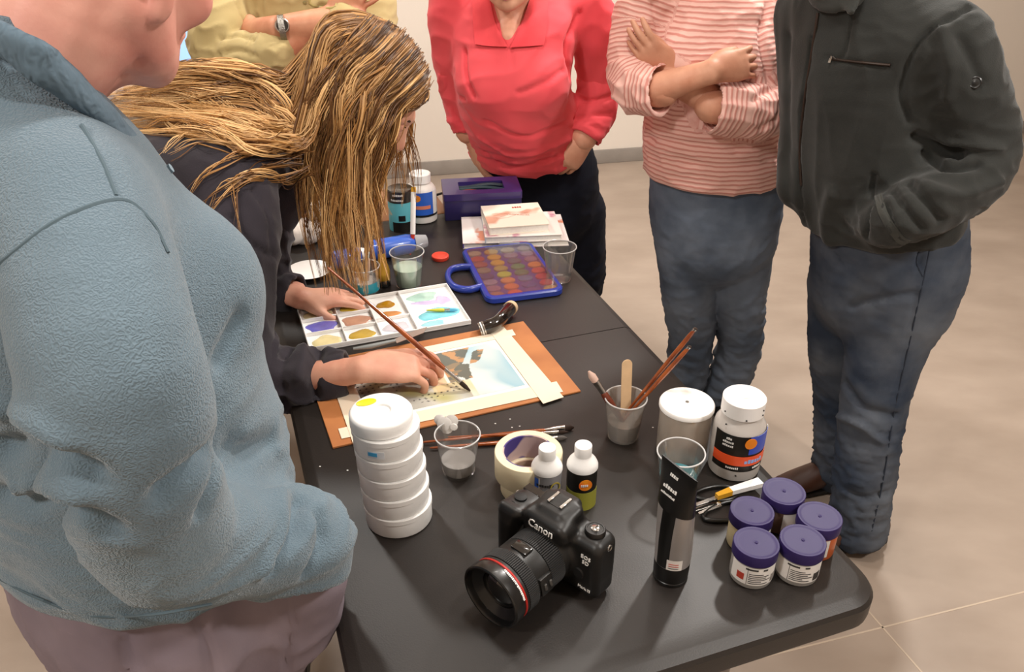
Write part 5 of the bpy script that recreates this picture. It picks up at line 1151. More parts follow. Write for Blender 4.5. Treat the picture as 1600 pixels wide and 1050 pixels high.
at_ = nt.nodes.new('ShaderNodeAttribute'); at_.attribute_name = 'band'; tc = nt.nodes.new('ShaderNodeTexCoord'); nz = nt.nodes.new('ShaderNodeTexNoise'); nz.inputs['Scale'].default_value = 16; nz.inputs['Detail'].default_value = 3; nt.links.new(tc.outputs['Object'], nz.inputs['Vector'])
m1 = nt.nodes.new('ShaderNodeMath'); m1.operation = 'MULTIPLY_ADD'; m1.inputs[1].default_value = .010; nt.links.new(nz.outputs['Fac'], m1.inputs[0]); nt.links.new(at_.outputs['Fac'], m1.inputs[2])
m2 = nt.nodes.new('ShaderNodeMath'); m2.operation = 'MULTIPLY'; m2.inputs[1].default_value = 2 * math.pi / .0125; nt.links.new(m1.outputs[0], m2.inputs[0]); m3 = nt.nodes.new('ShaderNodeMath'); m3.operation = 'SINE'; nt.links.new(m2.outputs[0], m3.inputs[0])
rp = nt.nodes.new('ShaderNodeValToRGB'); rp.color_ramp.elements[0].position = .0; rp.color_ramp.elements[0].color = (*lin('#efc0b4'), 1); rp.color_ramp.elements[1].position = .75; rp.color_ramp.elements[1].color = (*lin('#d08d82'), 1); nt.links.new(m3.outputs[0], rp.inputs[0]); nt.links.new(rp.outputs[0], bs.inputs['Base Color'])
bp = nt.nodes.new('ShaderNodeBump'); bp.inputs['Strength'].default_value = .25; bp.inputs['Distance'].default_value = .003; nt.links.new(m3.outputs[0], bp.inputs['Height']); nt.links.new(bp.outputs[0], bs.inputs['Normal'])
V = creases(V, N, [(trace(V, [(1205, 130), (1190, 60), (1200, 10)], 0, 8), .010, -.012), (trace(V, [(1022, 100), (1030, 50), (1020, 5)], 0, 8), .010, -.008), (trace(V, [(1010, 215), (1080, 225), (1150, 235)], 0, 10), .012, -.006), (trace(V, [(1060, 250), (1130, 262), (1200, 255)], 0, 10), .012, -.005), (trace(V, [(1190, 200), (1215, 185)], 0, 5), .012, -.008), (trace(V, [(1180, 155), (1215, 130), (1235, 120)], 0, 6), .011, -.007)])
o = put('striped_top', V, F, STR, E_p); ab = o.data.attributes.new('band', 'FLOAT', 'POINT')
ab.data.foreach_set('value', (sc if len(sc) == len(o.data.vertices) else np.zeros(len(o.data.vertices))).astype(np.float32))
DEN2 = JEAN('mid_denim', '#7b8798', '#4f5b6d')
def jeans(root, hip, hr, legs, lr, m, side, seed, mins=.012):
    S_ = Shape(.0085); S_.chain(hip, hr, side=side, k=.02)
    for L_, R_ in zip(legs, lr): S_.chain(L_, R_, k=.010, n=24)
    V, F = S_.mesh(1); N = vnormals(V, F); dn = np.clip((.65 - V[:, 2]) / .4, .3, 1); V = folds(V, N, .009, 9, seed, (.8, .8, 1.5), dn); V = folds(V, N, .006, 15, seed + 1, (.7, .7, 1.6), dn)
    V[:, 2] = np.maximum(V[:, 2], mins); return put('jeans', V, F, m, root), V
l1 = [tE(1072, 340, 2.40), tE(1076, 450, 2.40), tE(1080, 540, 2.42), np.array((.565, 2.31, .06))]; l2 = [tE(1162, 340, 2.40), tE(1156, 450, 2.40), tE(1154, 540, 2.42), np.array((.710, 2.31, .06))]
jeans(E_p, [tE(1118, 265, 2.41), tE(1118, 320, 2.41), tE(1118, 370, 2.41)], [(.185, .150), (.192, .155), (.180, .150)], [l1, l2], [[.098, .084, .070, .066]] * 2, DEN2, rE, 83)
for l_ in (l1, l2): shoe(E_p, (l_[-1][0], l_[-1][1] + .02, 0), (0, -1), BLACKSHOE, SOLE)
SKE = skin_mat('warm_skin', '#d8a286', '#c08368'); S1 = Shape(.0036)
# forearm (picture-left arm) crossing to the right, hand tucked into the other elbow
w1 = tE(1112, 112, 2.165); add_hand(S1, w1, tE(1168, 98, 2.200) - w1, (.1, .85, -.3), (0, -.2, 1), [(.3, .4, .3)] * 4, fore=(tE(1030, 138, 2.215), .040), tout=.35, s=.98)
w2 = tE(1050, 128, 2.245); add_hand(S1, tE(1048, 116, 2.255), tE(1004, 70, 2.255) - tE(1048, 116, 2.255), (.35, .9, .1), (.8, -.2, .5), [(.25, .3, .2), (.22, .3, .2), (.25, .3, .2), (.3, .3, .2)], fore=(tE(1120, 164, 2.205), .038), s=.95, spread=.06, tout=.15)
S1.chain([tE(1060, 130, 2.27), tE(1120, 162, 2.215)], [.034, .038], k=.01)
MEm = add_head(S1, tE(1127, -110, 2.40), 187, 25, tE(1126, -15, 2.42), female=True, neck_r=.050)
S2 = Shape(.016); S2.chain([np.array((.573, 2.30, .8)), np.array((.573, 2.30, 1.1)), np.array((.573, 2.30, 1.30)), np.array((.573, 2.30, 1.40))], [(.14, .11), (.14, .11), (.12, .07), (.05, .05)], side=rE); S2.chain(aR, [.045] * 5, k=.03); S2.chain(aL, [.045] * 6, k=.03); S2.chain(l1, [.07, .06, .05, .04], k=.03); S2.chain(l2, [.07, .06, .05, .04], k=.03)
put('body', *join_vf([S1.mesh(1), S2.mesh(1)]), SKE, E_p); add_eyes(E_p, MEm); hair_cap(E_p, MEm, mat('ash_hair', '#9a8468', .7, var=.2, vscale=40, bump=.5, bscale=120), low=-.06, amp=.005)

# ================================================================== D: person in the coral polo shirt
PD = lambda px, py, Y: P(px, py, Y * 1.03)
fD, rD = dirs(190); cD = np.array((.088, 2.62, 0))
D_p = person('person in a coral red polo shirt with hands in pockets', cD)
CORAL = cloth('coral_jersey', '#e8585f', '#dd4b54', bump=.12, bs=500, vscale=5)
S_ = Shape(.007)
S_.chain([PD(828, 290, 2.50), PD(824, 245, 2.48), PD(818, 200, 2.45), PD(803, 150, 2.38), PD(800, 100, 2.35), PD(803, 50, 2.36), PD(806, 15, 2.40), PD(808, -10, 2.42)], [(.180, .160), (.182, .165), (.175, .158), (.165, .152), (.168, .140), (.175, .115), (.150, .085), (.09, .07)], side=rD, k=.02, n=36)
for px in (760, 843): S_.ell(PD(px, 132, 2.27), (.072, .070, .066), k=.06)
dRr = [PD(708, 0, 2.40), PD(706, 40, 2.40), PD(712, 110, 2.43), PD(722, 160, 2.44), PD(732, 205, 2.42)]
dLl = [PD(912, 5, 2.40), PD(930, 50, 2.40), PD(936, 120, 2.44), PD(934, 165, 2.42), PD(922, 195, 2.39), PD(912, 215, 2.37)]
S_.chain(dRr[:4], [.066, .066, .060, .055], k=.03, n=18); S_.chain(dLl[:4], [.072, .074, .066, .059], k=.03, n=18)
S_.chain([PD(800, -40, 2.36), PD(798, 10, 2.27), PD(792, 55, 2.20)], [.062, .050, .030], k=.010, op='sub')
S_.cut(PD(830, 264, 2.33) + (0, 0, -.026), unit((.06, .20, -1)), k=.012)
V, F = join_vf([S_.mesh(2), sleeve(dRr[2:], [.060, .055, .049], .042, seed=86), sleeve(dLl[2:], [.066, .059, .055, .053], .044, seed=87)]); N = vnormals(V, F); lo_ = np.clip((1.0 - V[:, 2]) / .2, 0, 1); V = folds(V, N, .005, 8, 91, (1, 1, 1)); V = folds(V, N, .008, 13, 92, (.4, .4, 1.9), lo_)
V = creases(V, N, [(trace(V, [(893, 120), (885, 70), (905, 20)], 0, 8), .009, -.010), (trace(V, [(726, 80), (728, 120), (740, 150)], 0, 8), .008, -.010), (trace(V, [(880, 110), (850, 130), (810, 145)], 0, 8), .010, -.006), (trace(V, [(905, 155), (925, 158), (955, 150)], 0, 6), .009, -.007), (trace(V, [(900, 185), (925, 180), (955, 178)], 0, 6), .009, -.006), (trace(V, [(800, 75), (800, 105)], 0, 5), .004, -.003), (trace(V, [(752, 235), (800, 262), (870, 245)], 0, 8), .008, -.006), (trace(V, [(750, 215), (810, 245), (890, 218)], 0, 8), .009, .005), (trace(V, [(760, 190), (820, 215), (885, 190)], 0, 8), .010, -.005), (trace(V, [(710, 150), (725, 155)], 0, 4), .008, -.006)])
ps = put('polo_shirt', V, F, CORAL, D_p)
TD = -np.array(D_p.location); CC = cloth('coral_collar', '#ea4f55', '#de464e', bump=.1)
shift(cloth_patch(V, [[(738, -6), (739, 35), (742, 69)], [(754, -4), (757, 36), (764, 72)], [(765, -2), (775, 38), (794, 73)]], .010, .006), TD).obj('collar', CC, ps)
shift(cloth_patch(V, [[(856, -6), (856, 35), (850, 70)], [(842, -4), (838, 36), (828, 72)], [(828, -2), (815, 38), (797, 74)]], .010, .006), TD).obj('collar', CC, ps)
NAVY = JEAN('navy_trousers', '#161a28', '#10131e')
l1 = [PD(785, 330, 2.56), PD(798, 440, 2.58), np.array((.005, 2.66, .40)), np.array((.01, 2.66, .06))]; l2 = [PD(897, 330, 2.54), PD(903, 440, 2.55), np.array((.180, 2.64, .38)), np.array((.175, 2.65, .06))]
jeans(D_p, [PD(848, 240, 2.53), PD(846, 275, 2.51), PD(846, 320, 2.53)], [(.160, .130), (.184, .152), (.190, .158)], [l1, l2], [[.105, .088, .072, .070]] * 2, NAVY, rD, 93)
for l_ in (l1, l2): shoe(D_p, (l_[-1][0], l_[-1][1] + .02, 0), (-.1, -1), BLACKSHOE, SOLE)
SKD = skin_mat('fair_skin', '#dda98d', '#c88d72'); S1 = Shape(.0036)
MD = add_head(S1, PD(795, -76, 2.24), 188, 24, PD(800, 30, 2.36), female=True, neck_r=.050)
S1.chain([PD(800, 25, 2.37), PD(797, 46, 2.310), PD(794, 62, 2.265)], [.056, .052, .030], k=.03)
w1 = PD(735, 212, 2.42); add_hand(S1, w1, PD(748, 262, 2.42) - w1, (.9, .3, .1), (0, -1, -.2), [(.3, .3, .2)] * 4, fore=(dRr[-2], .036), s=.95, tout=.3)
w2 = PD(917, 218, 2.365); add_hand(S1, w2, PD(876, 272, 2.345) - w2, (-.1, .95, .25), (-.5, -.3, .6), [(.5, .5, .3)] * 4, fore=(dLl[-2], .036), s=.95, tout=.35)
S2 = Shape(.016); S2.chain([PD(846, 320, 2.56), PD(826, 235, 2.52), PD(803, 150, 2.42), PD(803, 50, 2.38), PD(802, 10, 2.40)], [(.12, .08), (.11, .08), (.11, .09), (.11, .07), (.05, .05)], side=rD); S2.chain(dRr, [.042] * 5, k=.03); S2.chain(dLl, [.042] * 6, k=.03); S2.chain(l1, [.07, .06, .05, .04], k=.03); S2.chain(l2, [.07, .06, .05, .04], k=.03)
put('body', *join_vf([S1.mesh(1), S2.mesh(1)]), SKD, D_p); add_eyes(D_p, MD); hair_cap(D_p, MD, MATS['ash_hair'], low=-.05, amp=.005, seed=9)
TD = -np.array(D_p.location)
g = G(); wm = lambda *p: np.array(MD @ Vector(p)) + TD
g.tube([wm(-.022, .0885, -.0520), wm(-.008, .1035, -.0500), wm(0, .1052, -.0515), wm(.008, .1035, -.0500), wm(.022, .0885, -.0520)], [.002, .0042, .004, .0042, .002], 8); g.obj('upper_lip', mat('lip_pink', '#c1767a', .4), D_p)
g = G(); g.tube([wm(-.020, .0885, -.0645), wm(0, .1045, -.0665), wm(.020, .0885, -.0645)], [.002, .0048, .002], 8); g.obj('lower_lip', MATS['lip_pink'], D_p)

# ================================================================== C: person in the khaki shirt
fC, rC = dirs(172); cC = np.array((-.68, 2.90, 0))
C_p = person('person in a khaki shirt with folded arms and steel wristwatch', cC)
KHA = cloth('khaki_cotton', '#bba878', '#ac9868', bump=.15, bs=400, vscale=5)
S_ = Shape(.0075)
zc = lambda z, k=0.: np.array((cC[0], cC[1], z)) + fC * k
S_.chain([zc(.86), zc(.98), zc(1.12), zc(1.26), zc(1.38), zc(1.45), zc(1.50)], [(.185, .14), (.19, .145), (.205, .15), (.215, .145), (.20, .12), (.14, .09), (.08, .075)], side=rC, k=.02, n=30)
cR_ = [P(355, -20, 2.88), P(345, 0, 2.80), P(340, 42, 2.705), P(334, 78, 2.68), P(385, 85, 2.64), P(432, 82, 2.62)]
cL_ = [P(570, -20, 2.90), P(582, 5, 2.88), P(582, 55, 2.78), P(570, 62, 2.70), P(540, 35, 2.655)]
S_.chain(cR_, [.085, .088, .086, .072, .066, .060], k=.03, n=24); S_.chain(cL_, [.075, .078, .074, .070, .060], k=.03, n=22)
S_.chain([zc(1.60, .02), zc(1.48, .02)], [.06, .056], k=.01, op='sub'); S_.cut(zc(.90), (0, 0, -1), k=.01)
V, F = S_.mesh(2); N = vnormals(V, F); V = folds(V, N, .007, 11, 95, (1, 1, 1.3))
V = creases(V, N, [(trace(V, [(385, 40), (375, 10), (365, -10)], 0, 6), .010, -.010), (trace(V, [(345, 60), (375, 55), (395, 62)], 0, 6), .009, -.007), (trace(V, [(340, 85), (370, 78), (400, 88)], 0, 6), .009, -.006), (trace(V, [(480, 25), (478, 0)], 0, 4), .004, -.003)])
ks = put('khaki_shirt', V, F, KHA, C_p); TC = -np.array(C_p.location)
g = G(); q = trace(V, [(486, -10), (486, 8), (522, 12), (527, -6)], .001, 12); g.tube([p + TC for p in q], .004, 6, flat=.5); g.obj('pocket_flap', cloth('khaki_flap', '#b0a066'), ks)
for y_ in (4, 25):
    q = on_surface(V, 476, y_, .001) + TC; g = G(); g.lathe([(0, 0), (.0055, 0), (.0055, .002), (0, .003)], 14, Matrix.Translation(q) @ Matrix.Rotation(math.pi / 2, 4, 'X')); g.obj('button', mat('shirt_button', '#8f8456', .4), ks)
SKC = skin_mat('tanned_skin', '#d39a7a', '#bd7c5e'); S1 = Shape(.0038)
w1 = P(432, 44, 2.615); add_hand(S1, P(398, 48, 2.69), (-.55, .80, -.1), (.6, .6, .1), (0, -.2, 1), [(.4, .4, .3)] * 4, fore=(P(432, 44, 2.625), .034), s=1.0, tout=.1, wrist_r=.032); S1.chain([P(365, 54, 2.76), P(395, 49, 2.69), P(425, 45, 2.640), P(490, 38, 2.640), P(552, 32, 2.665)], [.034, .034, .034, .043, .047], k=.01)
w2 = P(505, 52, 2.69); add_hand(S1, P(520, 22, 2.66), P(550, 3, 2.66) - P(520, 22, 2.66), (-.1, .95, .2), (-.3, -.2, .9), [(.15, .2, .1)] * 4, fore=(P(440, 80, 2.63), .042), s=1.0, tout=.4)
MC = add_head(S1, zc(1.66, .03), 172, 22, zc(1.49), neck_r=.058)
S2 = Shape(.016); S2.chain([zc(.85), zc(1.1), zc(1.36), zc(1.50)], [(.14, .10), (.15, .11), (.13, .07), (.05, .05)], side=rC); S2.chain(cR_, [.046] * 6, k=.03); S2.chain(cL_, [.046] * 5, k=.03)
kl = [[zc(.90) + rC * s_ * .09, zc(.47) + rC * s_ * .10, zc(.06) + rC * s_ * .11] for s_ in (-1, 1)]
for l_ in kl: S2.chain(l_, [.08, .055, .04], k=.03)
put('body', *join_vf([S1.mesh(1), S2.mesh(1)]), SKC, C_p); add_eyes(C_p, MC); hair_cap(C_p, MC, mat('brown_hair', '#4a3526', .7, var=.15, vscale=60, bump=.5, bscale=160), low=-.012, amp=.003)
jeans(C_p, [zc(.98), zc(.90), zc(.82)], [(.165, .125), (.175, .14), (.17, .135)], kl, [[.10, .082, .075]] * 2, JEAN('grey_trousers', '#4c4a48', '#3c3a39'), rC, 97)
for l_ in kl: shoe(C_p, (l_[-1][0], l_[-1][1] + .02, 0), fC[:2], BLACKSHOE, SOLE)
# wristwatch on the forearm
q = P(441, 43, 2.612); ax = unit(P(552, 32, 2.665) - P(432, 44, 2.615)); MW = Matrix.Translation(q + TC) @ Vector(ax).to_track_quat('Z', 'Y').to_matrix().to_4x4()
g = G(); g.lathe([(.0355, -.009), (.0365, -.009), (.0365, .009), (.0355, .009), (.0355, -.009)], 36, MW @ Matrix.Diagonal((1.0, 1.0, 1, 1)), False, False); wt = g.obj('wristwatch', mat('steel_bracelet', '#9b9892', .3, metal=.9, bump=.4, bscale=300), C_p)
qf = on_surface(S1.mesh(0)[0], 441, 40, .006); nrm = unit(np.array((0, 0, CAMH)) - qf); MF_ = Matrix.Translation(qf + TC) @ Vector(nrm).to_track_quat('Z', 'Y').to_matrix().to_4x4()
g = G(); g.lathe([(.017, -.006), (.0215, -.004), (.0215, .003), (.0195, .005), (.017, .005), (.017, .0035)], 32, MF_, cap1=False); g.obj('watch_case', FERR, wt)
g = G(); g.lathe([(.0172, .0034), (0, .0036)], 28, MF_); g.obj('watch_dial', mat('watch_face', '#2d2c2a', .2, coat=.6), wt)
# ================================================================== B: the painter bending over the table
fB, rB = dirs(82); cB = np.array((-.83, 1.52, 0))
B_p = person('person with long blonde hair bending over to paint', cB)
SWT = cloth('faded_black_sweatshirt', '#38333a', '#2c282d', bump=.25, bs=420, vscale=6)
nB = np.array((-.440, 1.655, 1.235))
S_ = Shape(.0075)
S_.chain([np.array((-.90, 1.52, .90)), np.array((-.82, 1.54, 1.02)), np.array((-.70, 1.585, 1.085)), np.array((-.58, 1.625, 1.125)), np.array((-.50, 1.650, 1.150)), nB + np.array((-.01, 0, -.02))], [(.165, .12), (.165, .12), (.170, .112), (.170, .100), (.120, .075), (.060, .055)], side=(-.10, -1, .0), k=.02, n=30)
bR = [P(345, 265, 1.55), P(362, 285, 1.510), P(374, 360, 1.46), P(372, 460, 1.41), P(376, 545, 1.375), P(412, 588, 1.37), P(472, 592, 1.372), P(545, 582, 1.380)]
S_.chain(bR[:6], [.072, .077, .076, .070, .066, .062], k=.035, n=26)
bL = [np.array((-.50, 1.78, 1.12)), np.array((-.48, 1.83, 1.07)), np.array((-.57, 1.80, .92)), P(420, 445, 1.745), P(462, 458, 1.715)]
S_.chain(bL[:3], [.075, .075, .062], k=.03, n=14)
V, F = join_vf([S_.mesh(2), sleeve(bR[4:], [.066, .064, .058, .046], .038, amp=.011, freq=10, seed=104), sleeve(bL[2:], [.062, .052, .043], .036, amp=.006, seed=105)]); N = vnormals(V, F)
dF = segdist(V, bR[4:]); V = folds(V, N, .006, 9, 101, (1, 1, 1), 1 - np.exp(-(dF / .08) ** 2)); Vsw = V
V = creases(V, N, [(trace(V, [(500, 545), (490, 590), (495, 630)], 0, 6), .010, -.010), (trace(V, [(455, 530), (440, 580), (445, 635)], 0, 6), .012, -.010), (trace(V, [(475, 540), (465, 590)], 0, 6), .012, .008), (trace(V, [(360, 340), (390, 380), (430, 400)], 0, 6), .008, -.006), (trace(V, [(395, 300), (420, 340), (425, 400)], 0, 6), .006, -.004)])
sw_ = put('sweatshirt', V, F, SWT, B_p)
TB = -np.array(B_p.location)
for ya, hh in ((450, 7), (468, 14)): shift(cloth_patch(V, [[(372, ya + 8), (394, ya + 3), (414, ya - 4)], [(372, ya + 8 + hh), (394, ya + 3 + hh), (414, ya - 4 + hh)]], .002, .003, m=4), TB).obj('white_stripe', mat('stripe_white', '#e6e2de', .8), sw_)
legs = [[np.array((-.88, 1.44, .90)), np.array((-.66, 1.42, .50)), np.array((-.74, 1.44, .06))], [np.array((-.90, 1.60, .90)), np.array((-.70, 1.62, .50)), np.array((-.78, 1.62, .06))]]
jeans(B_p, [np.array((-.90, 1.52, .98)), np.array((-.90, 1.52, .90)), np.array((-.88, 1.52, .84))], [(.15, .12), (.17, .14), (.16, .13)], legs, [[.10, .075, .062]] * 2, JEAN('black_jeans', '#1c1b1e', '#151417'), (0, 1, 0), 103)
for l_ in legs: shoe(B_p, (l_[-1][0], l_[-1][1], 0), (1, 0), BLACKSHOE, SOLE, .95)
SKB = skin_mat('light_skin', '#e2ad93', '#d0917a'); S1 = Shape(.0034)
hB = np.array((-.300, 1.672, 1.232)); MB_ = add_head(S1, hB, 88, 46, nB + np.array((-.02, 0, -.035)), female=True, neck_r=.042)
# right hand with the brush
wr = at(566, 577, .803); tp_ = at(690, 578, .775)
add_hand(S1, wr, (tp_ - wr) + (0, 0, .018), (.10, .30, -1), (.25, 1, .15), [(.30, .50, .30), (.38, .62, .35), (.52, .75, .4), (.64, .85, .4)], fore=(bR[-2], .032), s=1.08, tcurl=(.9, .5), tout=.5, spread=.06, wrist_r=.025)
wl = at(470, 466, .775); add_hand(S1, wl, (.095, .030, -.012), (.1, .1, -1), (.3, -1, 0), [(.15, .35, .25), (.18, .4, .25), (.2, .45, .3), (.25, .45, .3)], fore=(bL[-2], .032), s=.95, tcurl=(.3, .2), wrist_r=.026)
S2 = Shape(.016); S2.chain([np.array((-.88, 1.52, .88)), np.array((-.70, 1.585, 1.06)), np.array((-.54, 1.64, 1.11)), nB + np.array((-.03, 0, -.05))], [(.11, .07), (.11, .06), (.09, .05), (.04, .04)], side=(0, 1, 0)); S2.chain(bR, [.045, .045, .042, .04, .038, .036, .034, .030], k=.03); S2.chain(bL, [.045, .045, .04, .034, .030], k=.03)
for l_ in legs: S2.chain(l_, [.075, .05, .038], k=.03)
put('body', *join_vf([S1.mesh(1), S2.mesh(1)]), SKB, B_p); add_eyes(B_p, MB_, lid=SKB)
wb = lambda *p: np.array(MB_ @ Vector(p)) + TB
for x in (-1, 1):
    g = G(); g.tube([wb(x * .046, .078, .040), wb(x * .034, .092, .045), wb(x * .018, .094, .041)], [.0012, .0024, .0016], 6); g.obj('eyebrow', mat('brow_brown', '#3f2a1c', .8), B_p)
    g = G(); g.tube([wb(x * .044, .080, .024), wb(x * .031, .0945, .029), wb(x * .018, .088, .024)], [.0008, .0014, .0008], 6); g.obj('eyelash', MATS['brow_brown'], B_p)
g = G(); g.tube([wb(-.022, .0885, -.0520), wb(0, .1050, -.0510), wb(.022, .0885, -.0520)], [.002, .0042, .002], 8); g.obj('upper_lip', MATS['lip_pink'], B_p)

# ---- hair: a dark under-layer plus many locks
HM = attr_mat('streaked_hair', .38, .4)
AB = np.array(MB_.to_3x3()); AB = AB / np.linalg.norm(AB[:, 0]); wB = lambda *p: np.array(MB_ @ Vector(p))
hc = wB(0, -.016, .050); hrad = np.array((.086, .108, .095))
def cap_dir(l, lift=0.):                        # scalp point in a head-local direction
    l = np.asarray(l, float); k = 1 / np.sqrt(((l / (hrad + lift)) ** 2).sum()); return hc + AB @ (l * k)
S_ = Shape(.006)
S_.ell(hc, hrad - .004, A=AB, k=0); S_.cut(wB(0, .060, .050), AB @ np.array((0, .90, -.42)), k=.012)
S_.chain([cap_dir((.1, -.6, .2), -.05), P(490, 170, 1.645), P(472, 215, 1.625)], [.05, .030, .015], k=.02)
S_.chain([P(548, 180, 1.625), P(540, 250, 1.610), P(532, 305, 1.605), P(527, 335, 1.605)], [(.060, .012), (.060, .010), (.050, .007), (.038, .004)], side=(1, 0, 0), k=.02)
V, F = S_.mesh(2); N = vnormals(V, F); V = V + N * (.003 * waves(V, 16, 111, 5, .8, (1, 1, .35)))[:, None]
base = put('hair', V, F, mat('hair_underlayer', '#4a3120', .6, var=.2, vscale=50, bump=.5, bscale=150), B_p)
DARK, MID, GOLD, PALE = [np.array(lin(c)) for c in ('#3a2416', '#7c5430', '#cb9350', '#f2c88e')]
SV = []; SF = []; SC = []; nS = 0
def lock(pts, r, c0, c1, n=16, flat=.40, wob=.004, fr=None):
    global nS
    pts = catmull(np.asarray(pts), n); ph = RNG.uniform(0, 6.28, 3); fr = fr or RNG.uniform(.9, 2.0)
    tt = np.linspace(0, 1, n); pts = pts + np.stack([np.sin(tt * 6.28 * fr + ph[i]) * wob * np.clip((tt - .15) * 2.2, 0, 1) for i in range(3)], 1) * (1, .7, .5)
    T = np.gradient(pts, axis=0); T /= np.linalg.norm(T, axis=1)[:, None] + 1e-9
    out = unit(np.array((0, -1., .5))); sd = np.cross(T, out); sd /= np.linalg.norm(sd, axis=1)[:, None] + 1e-9; nn = np.cross(T, sd)
    rr = r * np.interp(tt, [0, .12, .6, 1], [.55, 1, .85, .10]); K = 6
    for k in range(K):
        a = 2 * math.pi * k / K; SV.append(pts + sd * (math.cos(a) * rr)[:, None] + nn * (math.sin(a) * rr * flat)[:, None])
        SC.append(c0 * (1 - tt[:, None]) + c1 * tt[:, None])
    i = np.arange(n - 1)
    for k in range(K): k2 = (k + 1) % K; SF.append(np.stack([nS + k * n + i, nS + k2 * n + i, nS + k2 * n + i + 1, nS + k * n + i + 1], 1))
    nS += K * n
U = RNG.uniform
def pick(a, b, g):
    k = U(); j = U(.85, 1.15); q = (DARK, MID) if k < a else (MID * .8, MID * .4 + GOLD * .6) if k < b else (MID, GOLD * .5 + PALE * .5) if k < g else (MID * .4 + GOLD * .6, PALE)
    return q[0] * j, q[1] * j
Vs = Vsw[::5]
def back_pt(px, py, lift): return on_surface(Vs, px, py, lift, .016)
def clump(pts, m, spread, r, cols, n=24, wob=.008, fr=None, tip=.35):
    """a wavy lock: m strands that share a path and close up towards the tip"""
    pts = catmull(np.asarray(pts), n); tt = np.linspace(0, 1, n); ph = U(0, 6.28, 3); fr = fr or U(1.2, 2.4)
    pts = pts + np.stack([np.sin(tt * 6.28 * fr + ph[i]) * wob * np.clip((tt - .2) * 2, 0, 1) for i in range(3)], 1) * (1, .6, .6)
    env = np.interp(tt, [0, .35, .8, 1], [.7, 1, .8, tip])[:, None]
    cc = pick(*cols)
    for k in range(m):
        j_ = U(.8, 1.2); ck_ = (cc[0] * j_, cc[1] * j_) if U() < .75 else pick(*cols)
        off = RNG.normal(0, spread, 3) * (1, .6, .8); tw = U(0, 6.28); lock(pts + off * env + np.stack([np.sin(tt * 5 + tw), np.cos(tt * 4 + tw), np.sin(tt * 6 + tw)], 1) * spread * .5 * env, U(*r), *ck_, n=n, wob=.0014)
# near side: from the parting over the side of the head, then hanging straight down
for i in range(150):
    y0 = U(-.80, .80); wv = math.sqrt(1 - y0 * y0); lay = U(0, 1); q = []
    for ph_ in (3, 28, 58, 92): p_ = math.radians(ph_ + U(-4, 4)); q.append(cap_dir((math.sin(p_) * wv, y0 - .10 * (ph_ / 92), math.cos(p_) * wv), .003 + .010 * lay))
    e0 = q[-1]; zt = U(.95, 1.06) if U() < .5 else U(.84, .96)
    x1 = -.343 + y0 * .092 + U(-.016, .016); y1 = e0[1] - .010 * lay - .004
    m1 = np.array(((e0[0] * .55 + x1 * .45), y1, e0[2] - .06)); m2 = np.array((x1, y1 + .004, (e0[2] + zt) / 2 - .02)); e = np.array((x1 + U(-.014, .014), y1 + U(-.015, .02), zt))
    clump(q + [m1, m2, e], 9, .0042, (.0006, .0020), (.30, .58, .80), wob=.012, fr=U(1.4, 2.8))
# far side and fringe
for i in range(36):
    y0 = U(-.6, .85); wv = math.sqrt(1 - y0 * y0); q = []
    for ph_ in (2, 30, 60, 88): p_ = math.radians(ph_); q.append(cap_dir((-math.sin(p_) * wv, y0, math.cos(p_) * wv), .003 + U(0, .006)))
    e0 = q[-1]; clump(q + [e0 + (U(-.02, .02), .01, -.09), e0 + (U(-.03, .03), .0, U(-.30, -.18))], 5, .004, (.001, .0026), (.45, .8, .95), n=18)
for i in range(16):
    s_ = U(-1, 1); clump([cap_dir((s_ * .15, .80, .60), .004), cap_dir((s_ * .25 + .2, .93, .36), .007), cap_dir((.60 + .2 * U(), .82, .16 + U(-.1, .1)), .006), cap_dir((.92, .45, -.05), .008), cap_dir((1, .15, -.3), .012)], 5, .003, (.0008, .0020), (.5, .9, .98), n=14, wob=.002)
# crown and nape: a broad wave that falls behind the near side and sweeps back over the shoulder
for i in range(105):
    q = U(); lay = U(); x0 = U(-.2, .5)
    a = cap_dir((x0 * .5, -.25 - .3 * U(), .9), .004); b = cap_dir((x0 * .8 + .15, -.80, .45), .006 + .010 * lay); b2 = cap_dir((x0 * .8 + .30, -.95, .0), .010 + .014 * lay)
    m1 = P(486 - 26 * q + U(-8, 8), 182 + 16 * (1 - q) + U(-10, 10), 1.585 + .03 * q - .02 * lay)
    m2 = P(446 - 14 * q + U(-10, 8), 232 - 68 * q + U(-8, 8), 1.560 + .05 * q - .02 * lay)
    m3 = back_pt(385 + U(-14, 14), 232 - 108 * q + U(-9, 9), .010 + .026 * lay); m4 = back_pt(305 + U(-16, 16), 206 - 92 * q + U(-10, 10), .008 + .022 * lay); e = back_pt(U(170, 255), 196 - 66 * q + U(-14, 14), .006 + .012 * lay)
    clump([a, b, b2, m1, m2, m3, m4, e], 9, .0050, (.0006, .0023), (.10, .32, .62), n=30, wob=.012, fr=U(2., 3.6))
for i in range(45):       # over the spine
    q = U(); lay = U(); a = cap_dir((U(-.5, .3), -.75, .65), .004); b = cap_dir((U(-.4, .3), -1., .1), .008)
    clump([a, b, P(452 + U(-8, 10), 118 + 44 * q, 1.64 - .02 * q), back_pt(385 + U(-14, 14), 106 + 48 * q + U(-8, 8), .012 + .024 * lay), back_pt(300 + U(-14, 14), 100 + 62 * q + U(-8, 8), .010 + .020 * lay), back_pt(U(165, 235), 126 + 44 * q + U(-12, 12), .006)], 9, .0058, (.0006, .0021), (.14, .42, .74), n=24, wob=.009, fr=U(1.6, 3.))
